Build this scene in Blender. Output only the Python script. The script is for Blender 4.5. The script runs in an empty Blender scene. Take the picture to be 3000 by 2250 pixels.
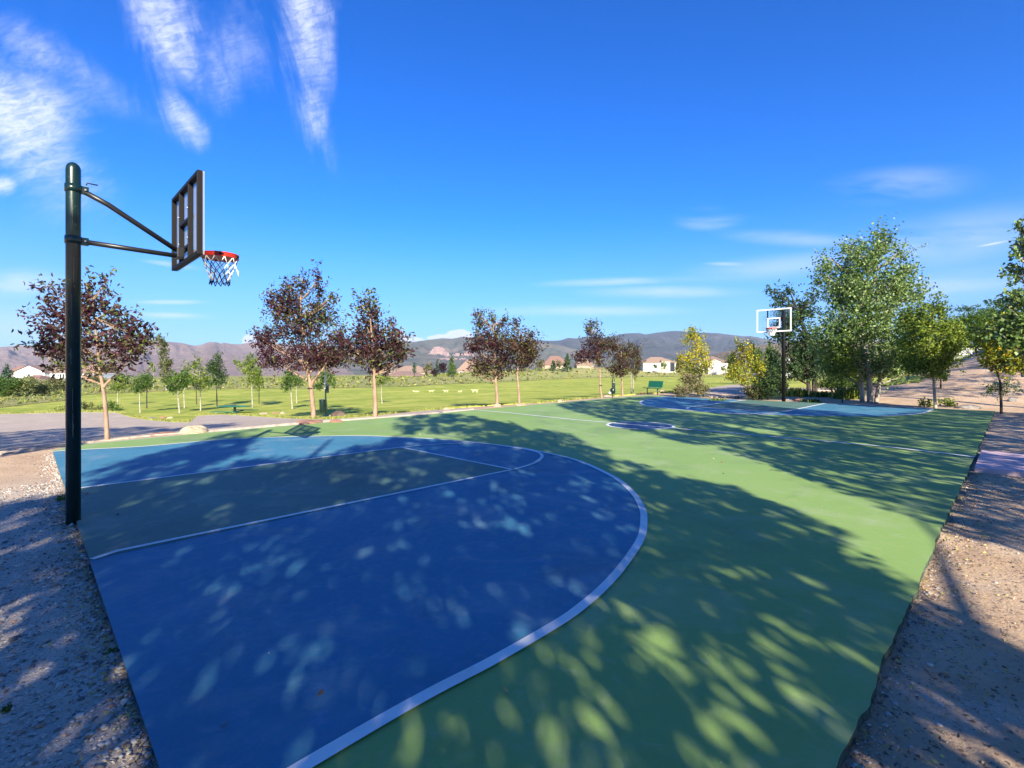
import bpy, bmesh, math, random
import numpy as np
from mathutils import Vector
from math import radians, sin, cos, pi, sqrt, exp

sc = bpy.context.scene
COL = sc.collection
rng = np.random.default_rng(7)
random.seed(7)

# ------------------------------------------------------------------ camera
CX, CY, CH, YAW, F, HY = -0.45, -8.235, 1.849, 0.793, 1448.8, 1081.65   # fitted to the 3000 px photograph
cam = bpy.data.cameras.new('camera'); cam_o = bpy.data.objects.new('camera', cam); COL.objects.link(cam_o)
cam_o.location = (CX, CY, CH); cam_o.rotation_euler = (radians(90), 0, YAW - radians(90))
cam.sensor_width = 36; cam.lens = F / 3000 * 36; cam.shift_y = -(1125 - HY) / 3000
cam.clip_start = 0.05; cam.clip_end = 40000
sc.camera = cam_o
sc.render.resolution_x = 1024; sc.render.resolution_y = 768

# ------------------------------------------------------------------ light
SUN_AZ, SUN_EL = radians(58), radians(25)          # ground direction the shadows run in, height of the sun
SUN_STRENGTH, SKY_STRENGTH, EXPOSURE = 5.0, 0.090, 1.34
sc.view_settings.view_transform = 'Standard'; sc.view_settings.look = 'None'
sc.view_settings.exposure = EXPOSURE; sc.view_settings.gamma = 1
sl = bpy.data.lights.new('sun', 'SUN'); sl.energy = SUN_STRENGTH; sl.angle = radians(0.45); sl.color = (1.0, 0.92, 0.74)
so = bpy.data.objects.new('sun', sl); COL.objects.link(so)
sd = Vector((cos(SUN_AZ) * cos(SUN_EL), sin(SUN_AZ) * cos(SUN_EL), -sin(SUN_EL)))
so.rotation_euler = sd.to_track_quat('-Z', 'Y').to_euler(); so.location = (0, -20, 30)

# ------------------------------------------------------------------ sky
w = bpy.data.worlds.new('World'); sc.world = w; w.use_nodes = True
nt = w.node_tree; N = nt.nodes; Lk = nt.links; N.clear()
def nd(t, **kw):
    n = N.new(t)
    for k, v in kw.items(): setattr(n, k, v)
    return n
def mth(op, a, b=None, c=None, clamp=False):
    n = nd('ShaderNodeMath', operation=op, use_clamp=clamp)
    for i, v in enumerate((a, b, c)):
        if v is None: continue
        if isinstance(v, (int, float)): n.inputs[i].default_value = v
        else: Lk.new(v, n.inputs[i])
    return n.outputs[0]
out = nd('ShaderNodeOutputWorld'); bg = nd('ShaderNodeBackground'); Lk.new(bg.outputs[0], out.inputs[0])
sky = nd('ShaderNodeTexSky', sky_type='NISHITA', sun_disc=False)
sky.sun_elevation = SUN_EL; sky.sun_rotation = radians(180) + (radians(90) - SUN_AZ)
sky.altitude = 1500; sky.air_density = 1.0; sky.dust_density = 0.2; sky.ozone_density = 3.0
tc = nd('ShaderNodeTexCoord'); Dv = tc.outputs['Generated']
def dot(v):
    n = nd('ShaderNodeVectorMath', operation='DOT_PRODUCT'); Lk.new(Dv, n.inputs[0]); n.inputs[1].default_value = v; return n.outputs['Value']
fw = dot((cos(YAW), sin(YAW), 0)); rt = dot((sin(YAW), -cos(YAW), 0)); up = dot((0, 0, 1))
fwc = mth('MAXIMUM', fw, 0.02)
U = mth('DIVIDE', rt, fwc); V = mth('DIVIDE', up, fwc)         # compass-and-height coordinates on the sky
front = mth('GREATER_THAN', fw, 0.05)
comb = nd('ShaderNodeCombineXYZ'); Lk.new(U, comb.inputs[0]); Lk.new(V, comb.inputs[1]); UV = comb.outputs[0]
def px2(x, y): return (x - 1500) / F, (HY - y) / F
def blob(x, y, rx, ry, ang=0, soft=1.0):
    """soft ellipse on the sky: centre and radii in photo pixels, angle in degrees"""
    u, v = px2(x, y)
    m = nd('ShaderNodeMapping', vector_type='TEXTURE')
    m.inputs['Location'].default_value = (u, v, 0); m.inputs['Rotation'].default_value = (0, 0, radians(ang))
    m.inputs['Scale'].default_value = (rx / F, ry / F, 1); Lk.new(UV, m.inputs[0])
    l = nd('ShaderNodeVectorMath', operation='LENGTH'); Lk.new(m.outputs[0], l.inputs[0])
    r = nd('ShaderNodeMapRange', interpolation_type='SMOOTHSTEP', clamp=True)
    Lk.new(l.outputs['Value'], r.inputs[0]); r.inputs[1].default_value = 1.0; r.inputs[2].default_value = max(0, 1 - soft)
    r.inputs[3].default_value = 0; r.inputs[4].default_value = 1
    return r.outputs[0]
def noise(scale, ang, sx, sy, detail=6, rough=.6, dist=0.0, off=0):
    m = nd('ShaderNodeMapping', vector_type='TEXTURE'); m.inputs['Rotation'].default_value = (0, 0, radians(ang))
    m.inputs['Scale'].default_value = (sx, sy, 1); m.inputs['Location'].default_value = (off, off * .7, 0); Lk.new(UV, m.inputs[0])
    t = nd('ShaderNodeTexNoise'); t.inputs['Scale'].default_value = scale; t.inputs['Detail'].default_value = detail
    t.inputs['Roughness'].default_value = rough; t.inputs['Distortion'].default_value = dist; Lk.new(m.outputs[0], t.inputs['Vector'])
    return t.outputs['Fac']
def rng_(v, a, b, c=0, d=1):
    r = nd('ShaderNodeMapRange', clamp=True, interpolation_type='SMOOTHSTEP'); Lk.new(v, r.inputs[0])
    for i, x in enumerate((a, b, c, d)): r.inputs[i + 1].default_value = x
    return r.outputs[0]
wis = noise(9.0, -76, 3.2, 1.0, 9, .66, .5)            # long feathered streaks
rip = noise(40, 14, 1.8, .7, 6, .7, .8, 3)           # fine ripples across them
fine = rng_(rip, .30, .66, .40, 1.0)
wisp = wis
big = noise(7.5, 28, 2.6, 1, 9, .66, .5, 5)
bigw = big
hor = noise(10, 2, 5.0, .8, 6, .6, .3, 9)
horw = rng_(hor, .32, .60)
def cl(tex, amp, *bl, lo=.58):
    s = None
    for b in bl: s = b if s is None else mth('MAXIMUM', s, b)
    if tex is horw: return mth('MULTIPLY', mth('MULTIPLY', s, tex), amp)
    e = rng_(mth('ADD', mth('MULTIPLY', s, .36), tex), lo, lo + .42)      # the noise eats into the soft outline
    return mth('MULTIPLY', mth('MULTIPLY', e, fine), mth('MULTIPLY', mth('POWER', s, .6), amp))
parts = [
    cl(bigw, 1.05, blob(70, 370, 420, 230, -50, 1), blob(-40, 330, 260, 260, 0, 1), blob(0, 540, 90, 60, 0, 1), lo=.44),
    cl(wisp, 1.05, blob(905, 90, 165, 470, 7, 1), blob(920, 330, 95, 240, 13, 1)),
    cl(wisp, .95, blob(470, 60, 170, 380, 20, 1), blob(540, 360, 90, 220, 36, 1)),
    cl(wisp, .55, blob(680, 170, 240, 280, 0, 1)), cl(wisp, .32, blob(300, 250, 360, 110, -38, 1)),
    cl(bigw, .5, blob(60, 120, 260, 120, -30, 1)),
    cl(horw, .60, blob(500, 885, 150, 10, 0, 1), blob(510, 925, 160, 14, -2, 1), blob(500, 775, 120, 12, -8, 1), blob(60, 830, 220, 60, 3, 1)),
    cl(horw, .50, blob(1800, 825, 300, 18, 2, 1), blob(2080, 640, 130, 45, 3, 1), blob(1950, 855, 330, 26, 0, 1), blob(1700, 910, 420, 24, 0, 1)),
    cl(horw, .34, blob(2800, 700, 480, 110, 10, 1), blob(2640, 540, 300, 70, 4, 1), blob(2350, 700, 300, 34, -3, 1), blob(2300, 780, 420, 50, 6, 1), blob(2750, 840, 500, 70, 6, 1)),
    mth('MULTIPLY', blob(2120, 773, 80, 8, -1, 1), .35), mth('MULTIPLY', blob(2910, 714, 70, 5, 11, 1), .6),
    mth('MULTIPLY', blob(0, 960, 520, 110, 0, 1), .30),
]
pn = noise(42, 0, 1, 1, 5, .6, .2, 2)
def puff(x, y, rx, ry):
    b = blob(x, y, rx, ry, 0, 1); s = mth('ADD', b, mth('MULTIPLY', mth('SUBTRACT', pn, .5), .7)); return rng_(s, .22, .42)
parts += [mth('MULTIPLY', puff(*a), .95) for a in ((1345, 985, 62, 30), (1290, 992, 60, 20), (1200, 1000, 70, 22), (735, 1000, 40, 34), (1170, 985, 30, 30), (1560, 1004, 40, 8))]
tot = None
for p in parts: tot = p if tot is None else mth('ADD', tot, p)
tot = mth('MULTIPLY', mth('MINIMUM', tot, .95), front)
hsv = nd('ShaderNodeHueSaturation'); hsv.inputs['Saturation'].default_value = 1.35; hsv.inputs['Hue'].default_value = .505
gam = nd('ShaderNodeMix', data_type='RGBA', blend_type='MULTIPLY'); gam.inputs['Factor'].default_value = 1
gam.inputs['B'].default_value = (.31, .84, 1.22, 1)
Lk.new(sky.outputs[0], hsv.inputs['Color']); Lk.new(hsv.outputs[0], gam.inputs['A'])
el = rng_(up, .30, -.02, 0, .78)                       # pale dusty band low over the valley
hz = nd('ShaderNodeMix', data_type='RGBA'); Lk.new(el, hz.inputs['Factor']); Lk.new(gam.outputs['Result'], hz.inputs['A']); hz.inputs['B'].default_value = (1.5, 2.15, 3.45, 1)
mx = nd('ShaderNodeMix', data_type='RGBA'); Lk.new(tot, mx.inputs['Factor']); Lk.new(hz.outputs['Result'], mx.inputs['A'])
mx.inputs['B'].default_value = (4.2, 4.6, 5.6, 1)
Lk.new(mx.outputs['Result'], bg.inputs['Color']); bg.inputs['Strength'].default_value = SKY_STRENGTH

# ------------------------------------------------------------------ terrain
def ss(t):
    t = np.clip(t, 0, 1); return t * t * (3 - 2 * t)
_r = np.random.default_rng(3); _T = _r.random((256, 256))
def vn(x, y):
    x = np.asarray(x, float); y = np.asarray(y, float)
    xi = np.floor(x).astype(int); yi = np.floor(y).astype(int); fx = x - xi; fy = y - yi
    fx = fx * fx * (3 - 2 * fx); fy = fy * fy * (3 - 2 * fy)
    a = _T[xi % 256, yi % 256]; b = _T[(xi + 1) % 256, yi % 256]; c = _T[xi % 256, (yi + 1) % 256]; d = _T[(xi + 1) % 256, (yi + 1) % 256]
    return (a * (1 - fx) + b * fx) * (1 - fy) + (c * (1 - fx) + d * fx) * fy
def fbm(x, y, o=4):
    s = 0; a = .5; t = 0
    for i in range(o): s = s + a * (vn(x * 2**i + 17 * i, y * 2**i + 5 * i) - .5); t += a; a *= .5
    return s / t
LAWN_FAR = [(-2500, 1240), (-300, 1217), (0, 1197), (190, 1176), (239, 1160), (330, 1155), (420, 1150), (560, 1144), (700, 1141), (1000, 1139), (1150, 1136), (1300, 1129), (1420, 1124), (1500, 1120), (1600, 1114), (1700, 1110), (1900, 1106), (2100, 1105), (3000, 1105), (5500, 1105)]
def fl(X, Y):
    dx = X - CX; dy = Y - CY
    return dx * cos(YAW) + dy * sin(YAW), dx * sin(YAW) - dy * cos(YAW)
def H0(X, Y):
    X = np.asarray(X, float); Y = np.asarray(Y, float)
    Yf = np.interp(X, [-20, 0, 6, 14, 20, 31, 45], [7.9, 7.9, 8.7, 9.2, 9.7, 10.4, 11]); z = -0.055 + .043 * ss((Y - 5.5) / 2) - 1.9 * (1 - np.exp(-np.maximum(Y - Yf - .5, 0) / 18))
    z = z + 3.4 * ss((X - 33) / 20) * ss((3 - Y) / 12)
    z = z + .025 * ss((1 - X) / 1.5) * (Y < 8)
    return z
def ray(px, d):
    t = (px - 1500) / F
    return CX + d * (cos(YAW) + t * sin(YAW)), CY + d * (sin(YAW) - t * cos(YAW))
def cast(px, py, Hf):
    d = 1.5
    for i in range(900):
        x, y = ray(px, d); z = CH + (HY - py) / F * d
        if z <= float(Hf(x, y)): return d
        d *= 1.01
    return d
_lp = [p[0] for p in LAWN_FAR]; _ld = [cast(p[0], p[1], H0) for p in LAWN_FAR]
_rp = [-2500, 0, 300, 700, 1000, 1300, 1500, 1700, 2000, 2300, 5500]; _rh = [.6, .3, -.3, .1, .4, 1.3, 2.5, 4.0, 3.6, 3.4, 3.4]
_fp = [-2500, 700, 1100, 1500, 1800, 2200, 5500]; _fh = [-42, -42, -36, -24, -6, 2, 2]
def H(X, Y):
    X = np.asarray(X, float); Y = np.asarray(Y, float)
    z = H0(X, Y); d, l = fl(X, Y)
    px = 1500 + F * l / np.maximum(d, .3); inside = d > 5
    D0 = np.interp(px, _lp, _ld); k = D0 * .05 + 30
    rise = np.interp(px, _rp, _rh) * ss((d - D0) / (k * 1.2))
    far = np.interp(px, _fp, _fh) * ss((d - D0 * 1.25 - 60) / 1500.)
    z = z + np.where(inside, rise + far, 0)
    return z
def W(px, py=None, d=None):
    """world point on the terrain seen at a photo pixel, or at a given depth"""
    if d is None: d = cast(px, py, H)
    x, y = ray(px, d); return x, y, float(H(x, y)), d
def G(px, py, z=0.0):
    d = F * (CH - z) / (py - HY); x, y = ray(px, d); return x, y
def Zat(py, d): return CH + (HY - py) / F * d

# ------------------------------------------------------------------ helpers
def tag(o, label=None, cat=None, group=None, kind=None):
    if label: o['label'] = label
    if cat: o['category'] = cat
    if group: o['group'] = group
    if kind: o['kind'] = kind
    return o
def empty(name, loc, rz=0):
    o = bpy.data.objects.new(name, None); COL.objects.link(o); o.location = loc; o.rotation_euler = (0, 0, rz); o.empty_display_size = .2; return o
def copy_tree(o, parent=None):
    c = o.copy(); COL.objects.link(c); c.parent = parent
    for ch in list(o.children): copy_tree(ch, c)
    return c
def mesh_np(name, V_, F_, mats, midx=None, parent=None, smooth=False):
    """V_ (n,3) array, F_ (m,k) array of quads or triangles"""
    V_ = np.asarray(V_, np.float32); F_ = np.asarray(F_, np.int32); k = F_.shape[1]
    me = bpy.data.meshes.new(name); me.vertices.add(len(V_)); me.vertices.foreach_set('co', V_.ravel())
    me.loops.add(F_.size); me.loops.foreach_set('vertex_index', F_.ravel())
    me.polygons.add(len(F_)); me.polygons.foreach_set('loop_start', np.arange(0, F_.size, k, dtype=np.int32)); me.polygons.foreach_set('loop_total', np.full(len(F_), k, np.int32))
    for m in (mats if isinstance(mats, (list, tuple)) else [mats]): me.materials.append(m)
    if midx is not None: me.polygons.foreach_set('material_index', np.asarray(midx, np.int32))
    if smooth: me.polygons.foreach_set('use_smooth', np.ones(len(F_), bool))
    me.update(calc_edges=True); me.validate()
    o = bpy.data.objects.new(name, me); COL.objects.link(o)
    if parent: o.parent = parent
    return o
class MB:
    """collects shapes, links them as one mesh object"""
    def __init__(s): s.bm = bmesh.new(); s.mi = 0
    def _f(s, vs, sm=False):
        try: f = s.bm.faces.new(vs); f.material_index = s.mi; f.smooth = sm
        except ValueError: pass
    def box(s, x0, y0, z0, x1, y1, z1, bev=0, M=None):
        vs = [s.bm.verts.new(M @ Vector(c) if M else c) for c in ((x0, y0, z0), (x1, y0, z0), (x1, y1, z0), (x0, y1, z0), (x0, y0, z1), (x1, y0, z1), (x1, y1, z1), (x0, y1, z1))]
        fs = []
        for q in ((0, 3, 2, 1), (4, 5, 6, 7), (0, 1, 5, 4), (1, 2, 6, 5), (2, 3, 7, 6), (3, 0, 4, 7)):
            f = s.bm.faces.new([vs[i] for i in q]); f.material_index = s.mi; fs.append(f)
        if bev:
            es = list({e for f in fs for e in f.edges})
            bmesh.ops.bevel(s.bm, geom=es, offset=bev, segments=2, affect='EDGES', profile=.6)
        return s
    def tube(s, pts, rad, seg=8, closed=False, caps=True):
        pts = [Vector(p) for p in pts]; n = len(pts); rad = rad if isinstance(rad, (list, tuple)) else [rad] * n
        rings = []; pu = None
        for i, p in enumerate(pts):
            a = pts[(i - 1) % n] if closed or i else p; b = pts[(i + 1) % n] if closed or i < n - 1 else p
            t = (b - a).normalized() if (b - a).length > 1e-9 else Vector((0, 0, 1))
            if pu is None: pu = t.orthogonal().normalized()
            u = (pu - t * pu.dot(t)); u = u.normalized() if u.length > 1e-6 else t.orthogonal().normalized(); pu = u; v = t.cross(u)
            rings.append([s.bm.verts.new(p + rad[i] * (u * cos(2 * pi * j / seg) + v * sin(2 * pi * j / seg))) for j in range(seg)])
        m = n if closed else n - 1
        for i in range(m):
            A = rings[i]; B = rings[(i + 1) % n]
            for j in range(seg): s._f([A[j], A[(j + 1) % seg], B[(j + 1) % seg], B[j]], True)
        if caps and not closed: s._f(rings[0][::-1]); s._f(rings[-1])
        return s
    def lathe(s, prof, c=(0, 0, 0), seg=24):
        c = Vector(c); rings = []
        for r, z in prof: rings.append([s.bm.verts.new(c + Vector((max(r, 1e-4) * cos(2 * pi * j / seg), max(r, 1e-4) * sin(2 * pi * j / seg), z))) for j in range(seg)])
        for A, B in zip(rings, rings[1:]):
            for j in range(seg): s._f([A[j], A[(j + 1) % seg], B[(j + 1) % seg], B[j]], True)
        s._f(rings[0][::-1]); s._f(rings[-1]); return s
    def poly(s, pts): s._f([s.bm.verts.new(p) for p in pts]); return s
    def prism(s, outline, z0, z1, ax='z'):
        """extrude an outline; ax says which axis it runs along"""
        def mk(a, b, c): return {'z': (a, b, c), 'y': (a, c, b), 'x': (c, a, b)}[ax]
        A = [s.bm.verts.new(mk(p[0], p[1], z0)) for p in outline]; B = [s.bm.verts.new(mk(p[0], p[1], z1)) for p in outline]; n = len(A)
        s._f(A[::-1]); s._f(B)
        for i in range(n): s._f([A[i], A[(i + 1) % n], B[(i + 1) % n], B[i]])
        return s
    def build(s, name, mats, parent=None):
        bmesh.ops.recalc_face_normals(s.bm, faces=s.bm.faces[:])
        me = bpy.data.meshes.new(name); s.bm.to_mesh(me); s.bm.free()
        for m in (mats if isinstance(mats, (list, tuple)) else [mats]): me.materials.append(m)
        o = bpy.data.objects.new(name, me); COL.objects.link(o)
        if parent: o.parent = parent
        return o

# ------------------------------------------------------------------ materials
def mat(name, col, rough=.7, col2=None, scale=5, detail=5, lo=.35, hi=.65, bump=0, bscale=None, bdist=.02, metal=0, spec=.5, col3=None, scale3=40, lo3=.55, hi3=.7, coat=0, stretch=None):
    m = bpy.data.materials.new(name); m.use_nodes = True; n = m.node_tree.nodes; l = m.node_tree.links; b = n['Principled BSDF']
    b.inputs['Base Color'].default_value = (*col, 1); b.inputs['Roughness'].default_value = rough; b.inputs['Metallic'].default_value = metal
    b.inputs['Specular IOR Level'].default_value = spec; b.inputs['Coat Weight'].default_value = coat
    t = n.new('ShaderNodeTexCoord'); co = t.outputs['Object']
    if stretch:
        mp = n.new('ShaderNodeMapping'); mp.inputs['Scale'].default_value = stretch; l.new(co, mp.inputs[0]); co = mp.outputs[0]
    def mixin(prev, c2, sc_, a, bb, det):
        x = n.new('ShaderNodeTexNoise'); x.inputs['Scale'].default_value = sc_; x.inputs['Detail'].default_value = det; x.inputs['Roughness'].default_value = .6; l.new(co, x.inputs['Vector'])
        r = n.new('ShaderNodeMapRange'); r.inputs[1].default_value = a; r.inputs[2].default_value = bb; l.new(x.outputs['Fac'], r.inputs[0])
        k = n.new('ShaderNodeMix'); k.data_type = 'RGBA'; l.new(r.outputs[0], k.inputs['Factor'])
        if prev is None: k.inputs['A'].default_value = (*col, 1)
        else: l.new(prev, k.inputs['A'])
        k.inputs['B'].default_value = (*c2, 1); return k.outputs['Result']
    p = None
    if col2: p = mixin(p, col2, scale, lo, hi, detail)
    if col3: p = mixin(p, col3, scale3, lo3, hi3, 3)
    if p is not None: l.new(p, b.inputs['Base Color'])
    if bump:
        x = n.new('ShaderNodeTexNoise'); x.inputs['Scale'].default_value = bscale or scale * 4; x.inputs['Detail'].default_value = 6; x.inputs['Roughness'].default_value = .65; l.new(co, x.inputs['Vector'])
        q = n.new('ShaderNodeBump'); q.inputs['Strength'].default_value = bump; q.inputs['Distance'].default_value = bdist; l.new(x.outputs['Fac'], q.inputs['Height']); l.new(q.outputs[0], b.inputs['Normal'])
    return m
def wear(m, amt=.26):
    """dust and fine grit worn into a painted surface"""
    n = m.node_tree.nodes; l = m.node_tree.links; b = n['Principled BSDF']; src = b.inputs['Base Color'].links[0].from_socket
    g_ = n.new('ShaderNodeNewGeometry')
    for sc_, lo, hi, c, a in ((1.1, .50, .78, (.55, .50, .42), amt), (75, .64, .74, (.60, .58, .52), .35), (34, .66, .72, (.02, .03, .03), .35), (5.5, .60, .72, (.50, .50, .45), amt * .7), (14, .48, .75, (.45, .45, .40), .10), (.45, .52, .66, (.03, .06, .06), .22)):
        x = n.new('ShaderNodeTexNoise'); x.inputs['Scale'].default_value = sc_; x.inputs['Detail'].default_value = 6; x.inputs['Roughness'].default_value = .65; x.inputs['Distortion'].default_value = .8 if sc_ < 10 else 0; l.new(g_.outputs['Position'], x.inputs['Vector'])
        r = n.new('ShaderNodeMapRange'); r.inputs[1].default_value = lo; r.inputs[2].default_value = hi; r.inputs[4].default_value = a; l.new(x.outputs['Fac'], r.inputs[0])
        k = n.new('ShaderNodeMix'); k.data_type = 'RGBA'; l.new(r.outputs[0], k.inputs['Factor']); l.new(src, k.inputs['A']); k.inputs['B'].default_value = (*c, 1); src = k.outputs['Result']
    l.new(src, b.inputs['Base Color'])
def leafmat(name, col, trans=.35, rough=.6, spec=.2):
    m = bpy.data.materials.new(name); m.use_nodes = True; n = m.node_tree.nodes; l = m.node_tree.links; b = n['Principled BSDF']; o = n['Material Output']
    g = n.new('ShaderNodeTexCoord'); x = n.new('ShaderNodeTexNoise'); x.inputs['Scale'].default_value = 2.2; x.inputs['Detail'].default_value = 5; l.new(g.outputs['Object'], x.inputs['Vector'])
    h = n.new('ShaderNodeHueSaturation'); h.inputs['Color'].default_value = (*col, 1)
    r = n.new('ShaderNodeMapRange'); r.inputs[1].default_value = .3; r.inputs[2].default_value = .7; r.inputs[3].default_value = .7; r.inputs[4].default_value = 1.35; l.new(x.outputs['Fac'], r.inputs[0]); l.new(r.outputs[0], h.inputs['Value'])
    l.new(h.outputs[0], b.inputs['Base Color']); b.inputs['Roughness'].default_value = rough; b.inputs['Specular IOR Level'].default_value = spec
    t = n.new('ShaderNodeBsdfTranslucent'); l.new(h.outputs[0], t.inputs['Color'])
    k = n.new('ShaderNodeMixShader'); k.inputs[0].default_value = trans; l.new(b.outputs[0], k.inputs[1]); l.new(t.outputs[0], k.inputs[2]); l.new(k.outputs[0], o.inputs['Surface'])
    return m
M = {}
M['green'] = mat('court_green_paint', (.215, .335, .088), .64, (.24, .365, .10), .35, 4, .3, .7, bump=.35, bscale=170, bdist=.004, col3=(.30, .37, .11), scale3=9, lo3=.56, hi3=.8, spec=.18)
M['blue'] = mat('court_blue_paint', (.044, .186, .286), .66, (.060, .212, .322), .5, 5, .3, .7, bump=.35, bscale=170, bdist=.004, col3=(.085, .20, .35), scale3=7, lo3=.56, hi3=.8, spec=.18)
M['lane'] = mat('court_lane_paint', (.085, .175, .135), .62, (.105, .200, .158), .7, 5, .3, .7, bump=.35, bscale=170, bdist=.004, col3=(.12, .20, .17), scale3=8, lo3=.58, hi3=.8, spec=.18)
M['line'] = mat('court_line_paint', (.74, .74, .72), .6, (.60, .61, .60), 6, 5, .45, .8, bump=.2, bscale=120, bdist=.003)
for _k in ('green', 'blue', 'lane'): wear(M[_k])
wear(M['line'], .10)
M['edge'] = mat('slab_edge', (.10, .14, .10), .9, (.05, .06, .045), 12, 5, .4, .6, bump=1, bscale=40, bdist=.03)
M['lawn'] = mat('lawn_grass', (.29, .335, .042), .9, (.46, .45, .085), .16, 8, .40, .60, bump=.6, bscale=60, bdist=.04, col3=(.20, .27, .035), scale3=.7, lo3=.48, hi3=.70, spec=.15)
M['dry'] = mat('dry_grass_ground', (.36, .32, .13), .95, (.22, .26, .075), .18, 7, .38, .62, bump=.9, bscale=9, bdist=.2, col3=(.42, .33, .18), scale3=1.0, lo3=.55, hi3=.75, spec=.1)
M['path'] = mat('gravel_path_surface', (.48, .39, .31), .95, (.39, .31, .25), .8, 6, .35, .65, bump=.8, bscale=70, bdist=.015, col3=(.62, .52, .41), scale3=55, lo3=.55, hi3=.7, spec=.15)
M['pink'] = mat('pink_concrete', (.60, .42, .45), .85, (.50, .36, .38), 2.5, 6, .35, .65, bump=.4, bscale=120, bdist=.005)
M['dgreen'] = mat('dark_green_gloss_paint', (.004, .018, .016), .30, (.007, .026, .022), 6, 4, .4, .7, spec=.5, coat=.35)
M['black'] = mat('black_paint', (.012, .013, .015), .38, (.02, .018, .018), 14, 4, .4, .7)
M['brownsteel'] = mat('dark_bronze_steel', (.005, .004, .004), .6, (.008, .006, .006), 20, 4, .4, .7, spec=.25)
M['red'] = mat('rim_orange_red', (.62, .035, .018), .38, (.52, .03, .015), 20, 3, .4, .7)
M['netw'] = mat('net_white_cord', (.78, .78, .76), .8); M['netd'] = mat('net_navy_cord', (.012, .025, .06), .8)
M['white'] = mat('white_paint', (.80, .80, .79), .5, (.74, .74, .73), 8, 3, .4, .7)
M['bolt'] = mat('zinc_bolt', (.6, .6, .58), .35, metal=1)
M['scratch'] = mat('scratched_grey', (.22, .25, .24), .6)
M['barkp'] = mat('smooth_tan_bark', (.33, .22, .15), .75, (.22, .135, .09), 9, 5, .4, .65, bump=.4, bscale=30, bdist=.01, stretch=(1, 1, .3))
M['barkg'] = mat('pale_grey_bark', (.36, .32, .25), .8, (.18, .15, .12), 6, 5, .45, .65, bump=.6, bscale=24, bdist=.02, stretch=(1, 1, .4))
M['barkd'] = mat('dark_bark', (.06, .045, .035), .85, (.03, .022, .018), 8, 4, .4, .6, bump=.6, bscale=24, bdist=.02, stretch=(1, 1, .4))
M['picnic'] = mat('green_coated_steel', (.010, .14, .075), .45, (.008, .11, .06), 8, 3, .4, .7)
LF = {
    'plum': [leafmat('plum_leaf', (.066, .022, .032), .25), leafmat('plum_leaf_dark', (.028, .012, .019), .2), leafmat('plum_leaf_bronze', (.095, .062, .042), .3), leafmat('plum_leaf_green', (.15, .19, .05), .35)],
    'plumg': [leafmat('bronze_leaf', (.075, .038, .028), .28), leafmat('bronze_leaf_green', (.13, .14, .04), .3), leafmat('bronze_leaf_dark', (.035, .020, .02), .2)],
    'green': [leafmat('fresh_leaf', (.14, .22, .035), .4), leafmat('mid_leaf', (.08, .15, .028), .35), leafmat('dark_leaf', (.035, .075, .020), .3)],
    'lime': [leafmat('lime_leaf', (.26, .32, .045), .4), leafmat('lime_leaf_mid', (.16, .23, .035), .4), leafmat('lime_leaf_dark', (.07, .12, .025), .3)],
    'dark': [leafmat('deep_leaf', (.045, .085, .030), .3), leafmat('deep_leaf_dark', (.022, .048, .020), .25), leafmat('deep_leaf_light', (.10, .16, .045), .35)],
    'cotton': [leafmat('cotton_leaf', (.13, .205, .05), .3, .45, .4), leafmat('cotton_leaf_mid', (.070, .125, .03), .3, .45, .4), leafmat('cotton_leaf_pale', (.26, .35, .12), .3, .45, .4)],
    'yellow': [leafmat('yellow_leaf', (.55, .44, .035), .4), leafmat('yellowgreen_leaf', (.30, .33, .035), .4), leafmat('turning_leaf', (.13, .18, .03), .35)],
    'sage': [leafmat('sage_leaf', (.21, .24, .10), .2, .7, .1), leafmat('sage_leaf_olive', (.25, .28, .06), .2, .7, .1), leafmat('sage_leaf_dark', (.08, .10, .035), .2, .7, .1), leafmat('straw', (.42, .37, .14), .2, .7, .1)],
    'olive': [leafmat('olive_leaf', (.13, .14, .045), .25), leafmat('olive_leaf_dark', (.05, .065, .025), .2), leafmat('olive_twig', (.24, .18, .11), .2)],
    'spruce': [leafmat('spruce_needle', (.045, .085, .045), .15), leafmat('spruce_needle_dark', (.018, .045, .028), .1), leafmat('spruce_needle_pale', (.10, .16, .10), .15)],
    'wine': [leafmat('wine_leaf', (.035, .014, .018), .2), leafmat('wine_leaf_dark', (.02, .008, .012), .2)],
}

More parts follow.
